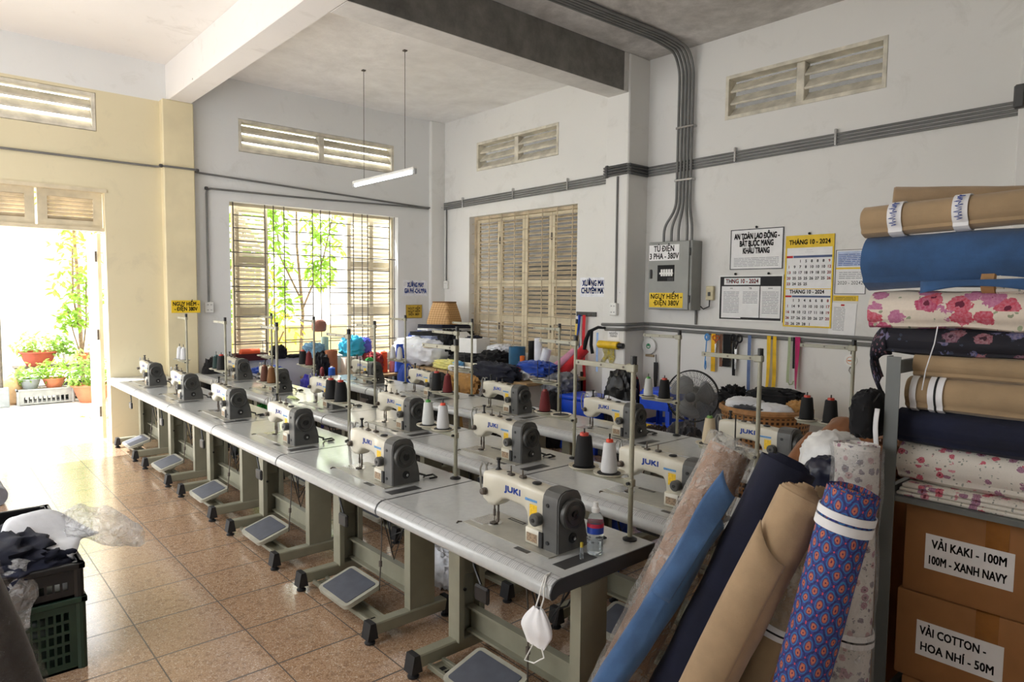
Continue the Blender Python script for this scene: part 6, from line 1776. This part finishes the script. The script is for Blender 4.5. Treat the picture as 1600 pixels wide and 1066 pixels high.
pot_plant('leafy plant in a grey pot on the grey courtyard crate', (3.95, -4.08, 0.206), 0.14, 0.16, M_grypot, [(0, 0, 0.26, 0.17), (0.14, 0, 0.22, 0.12), (-0.1, 0, 0.22, 0.12)], 150, 0.10, M_leaf2, 11)
pot_plant('leafy plant in a tan pot on the grey courtyard crate', (3.64, -4.08, 0.206), 0.16, 0.15, M_terra, [(0, 0, 0.28, 0.2), (0.12, 0, 0.26, 0.14), (-0.14, 0, 0.3, 0.15)], 190, 0.10, M_leaf, 12)
stp = thing('plant_stand', 'low dark metal plant stand behind the grey courtyard crate', 'plant stand', (3.55, -4.75, G))
MB().box(-0.72, -0.2, 0.50, 0.55, 0.2, 0.53).build('stand_top', M_iron, stp)
for sx in (-0.68, 0.5):
    for sy in (-0.17, 0.17): MB().cyl((sx, sy, 0), (sx, sy, 0.5), 0.015, n=8).build('leg', M_iron, stp)
pot_plant('full leafy plant in a wide red bowl on the plant stand', (3.76, -4.75, 0.50), 0.26, 0.24, plain('red_clay', (166, 78, 60), 0.7), [(0, 0, 0.36, 0.26), (0.18, 0, 0.34, 0.18), (-0.18, 0, 0.34, 0.2), (-0.3, 0, 0.36, 0.14)], 330, 0.11, M_leaf2, 13)
pot_plant('small plant in a white pot on the plant stand', (3.33, -4.72, 0.50), 0.10, 0.18, M_white, [(0, 0, 0.28, 0.12)], 60, 0.10, M_leaf2, 14)
pot_plant('tall many-stemmed plant in a terracotta pot by the doorway', (3.13, -4.70, 0.50), 0.12, 0.18, M_terra, [(0.05, 0, 0.9, 0.3), (0.12, 0, 1.35, 0.32), (-0.1, 0, 1.2, 0.28), (0.0, 0, 1.75, 0.36), (0.2, 0, 0.75, 0.2), (-0.05, 0, 2.2, 0.36)], 360, 0.17, M_leaf, 15,
          trunk=[([(0, 0, 0.1), (0.05, 0, 0.6), (0.12, 0, 1.2), (0.1, 0, 2.0)], 0.014), ([(0.01, 0, 0.1), (-0.06, 0, 0.7), (-0.08, 0, 1.4)], 0.012), ([(0.02, 0, 0.1), (0.12, 0, 0.5), (0.2, 0, 0.9)], 0.010)])
pot_plant('bushy plant in a large terracotta bowl just outside the doorway', (3.17, -3.75, G), 0.28, 0.28, M_terra, [(0, 0, 0.5, 0.26), (0.05, 0, 0.75, 0.2), (-0.12, 0, 0.45, 0.2), (0.2, 0, 0.42, 0.14)], 320, 0.12, M_leaf2, 16, trunk=[([(0, 0, 0.2), (0.03, 0, 0.8)], 0.012)])
tree('creeper hanging over the top of the courtyard wall beyond the doorway', (3.0, -5.6, G), [([(0, 0, 0), (0.03, 0, 2.0), (0.1, 0, 3.6)], [0.04, 0.03, 0.02])], [(0.1, 0, 3.3, 0.4), (0.25, 0, 2.8, 0.3), (-0.1, 0, 2.4, 0.35), (0.6, 0, 3.5, 0.2), (1.3, 0.2, 3.55, 0.12)], 190, 0.17, M_leaf3, 17, 'shrub', 'creeper')
sk = tag(blob(0.36, 0.34, 0.44, 150, 0.06).build('sack', plain('pale_sack', (206, 170, 130), 0.8)), 'pale tan sack beside the grey courtyard crate', 'sack')
sk.location = (4.22, -4.2, G)
gt = thing('gate_post', 'slim grey gate post with a concrete foot in the courtyard', 'post', (4.33, -3.9, G))
MB().box(-0.09, -0.06, 0, 0.09, 0.06, 0.30, 0.01).build('post_foot', M_grypot, gt)
MB().cyl((0.0, 0, 0.3), (0.0, 0, 1.75), 0.025, n=10).build('post_pipe', M_iron, gt)
lv = tag(leaves(26, lambda r: (r.uniform(3.2, 3.7), r.uniform(-2.2, -1.0), -0.015), 0.13, 30).build('fallen_leaves', plain('dry_leaf', (186, 140, 84), 0.8)), 'dry fallen leaves on the sunlit ground outside the doorway', 'leaves', None, 'stuff')
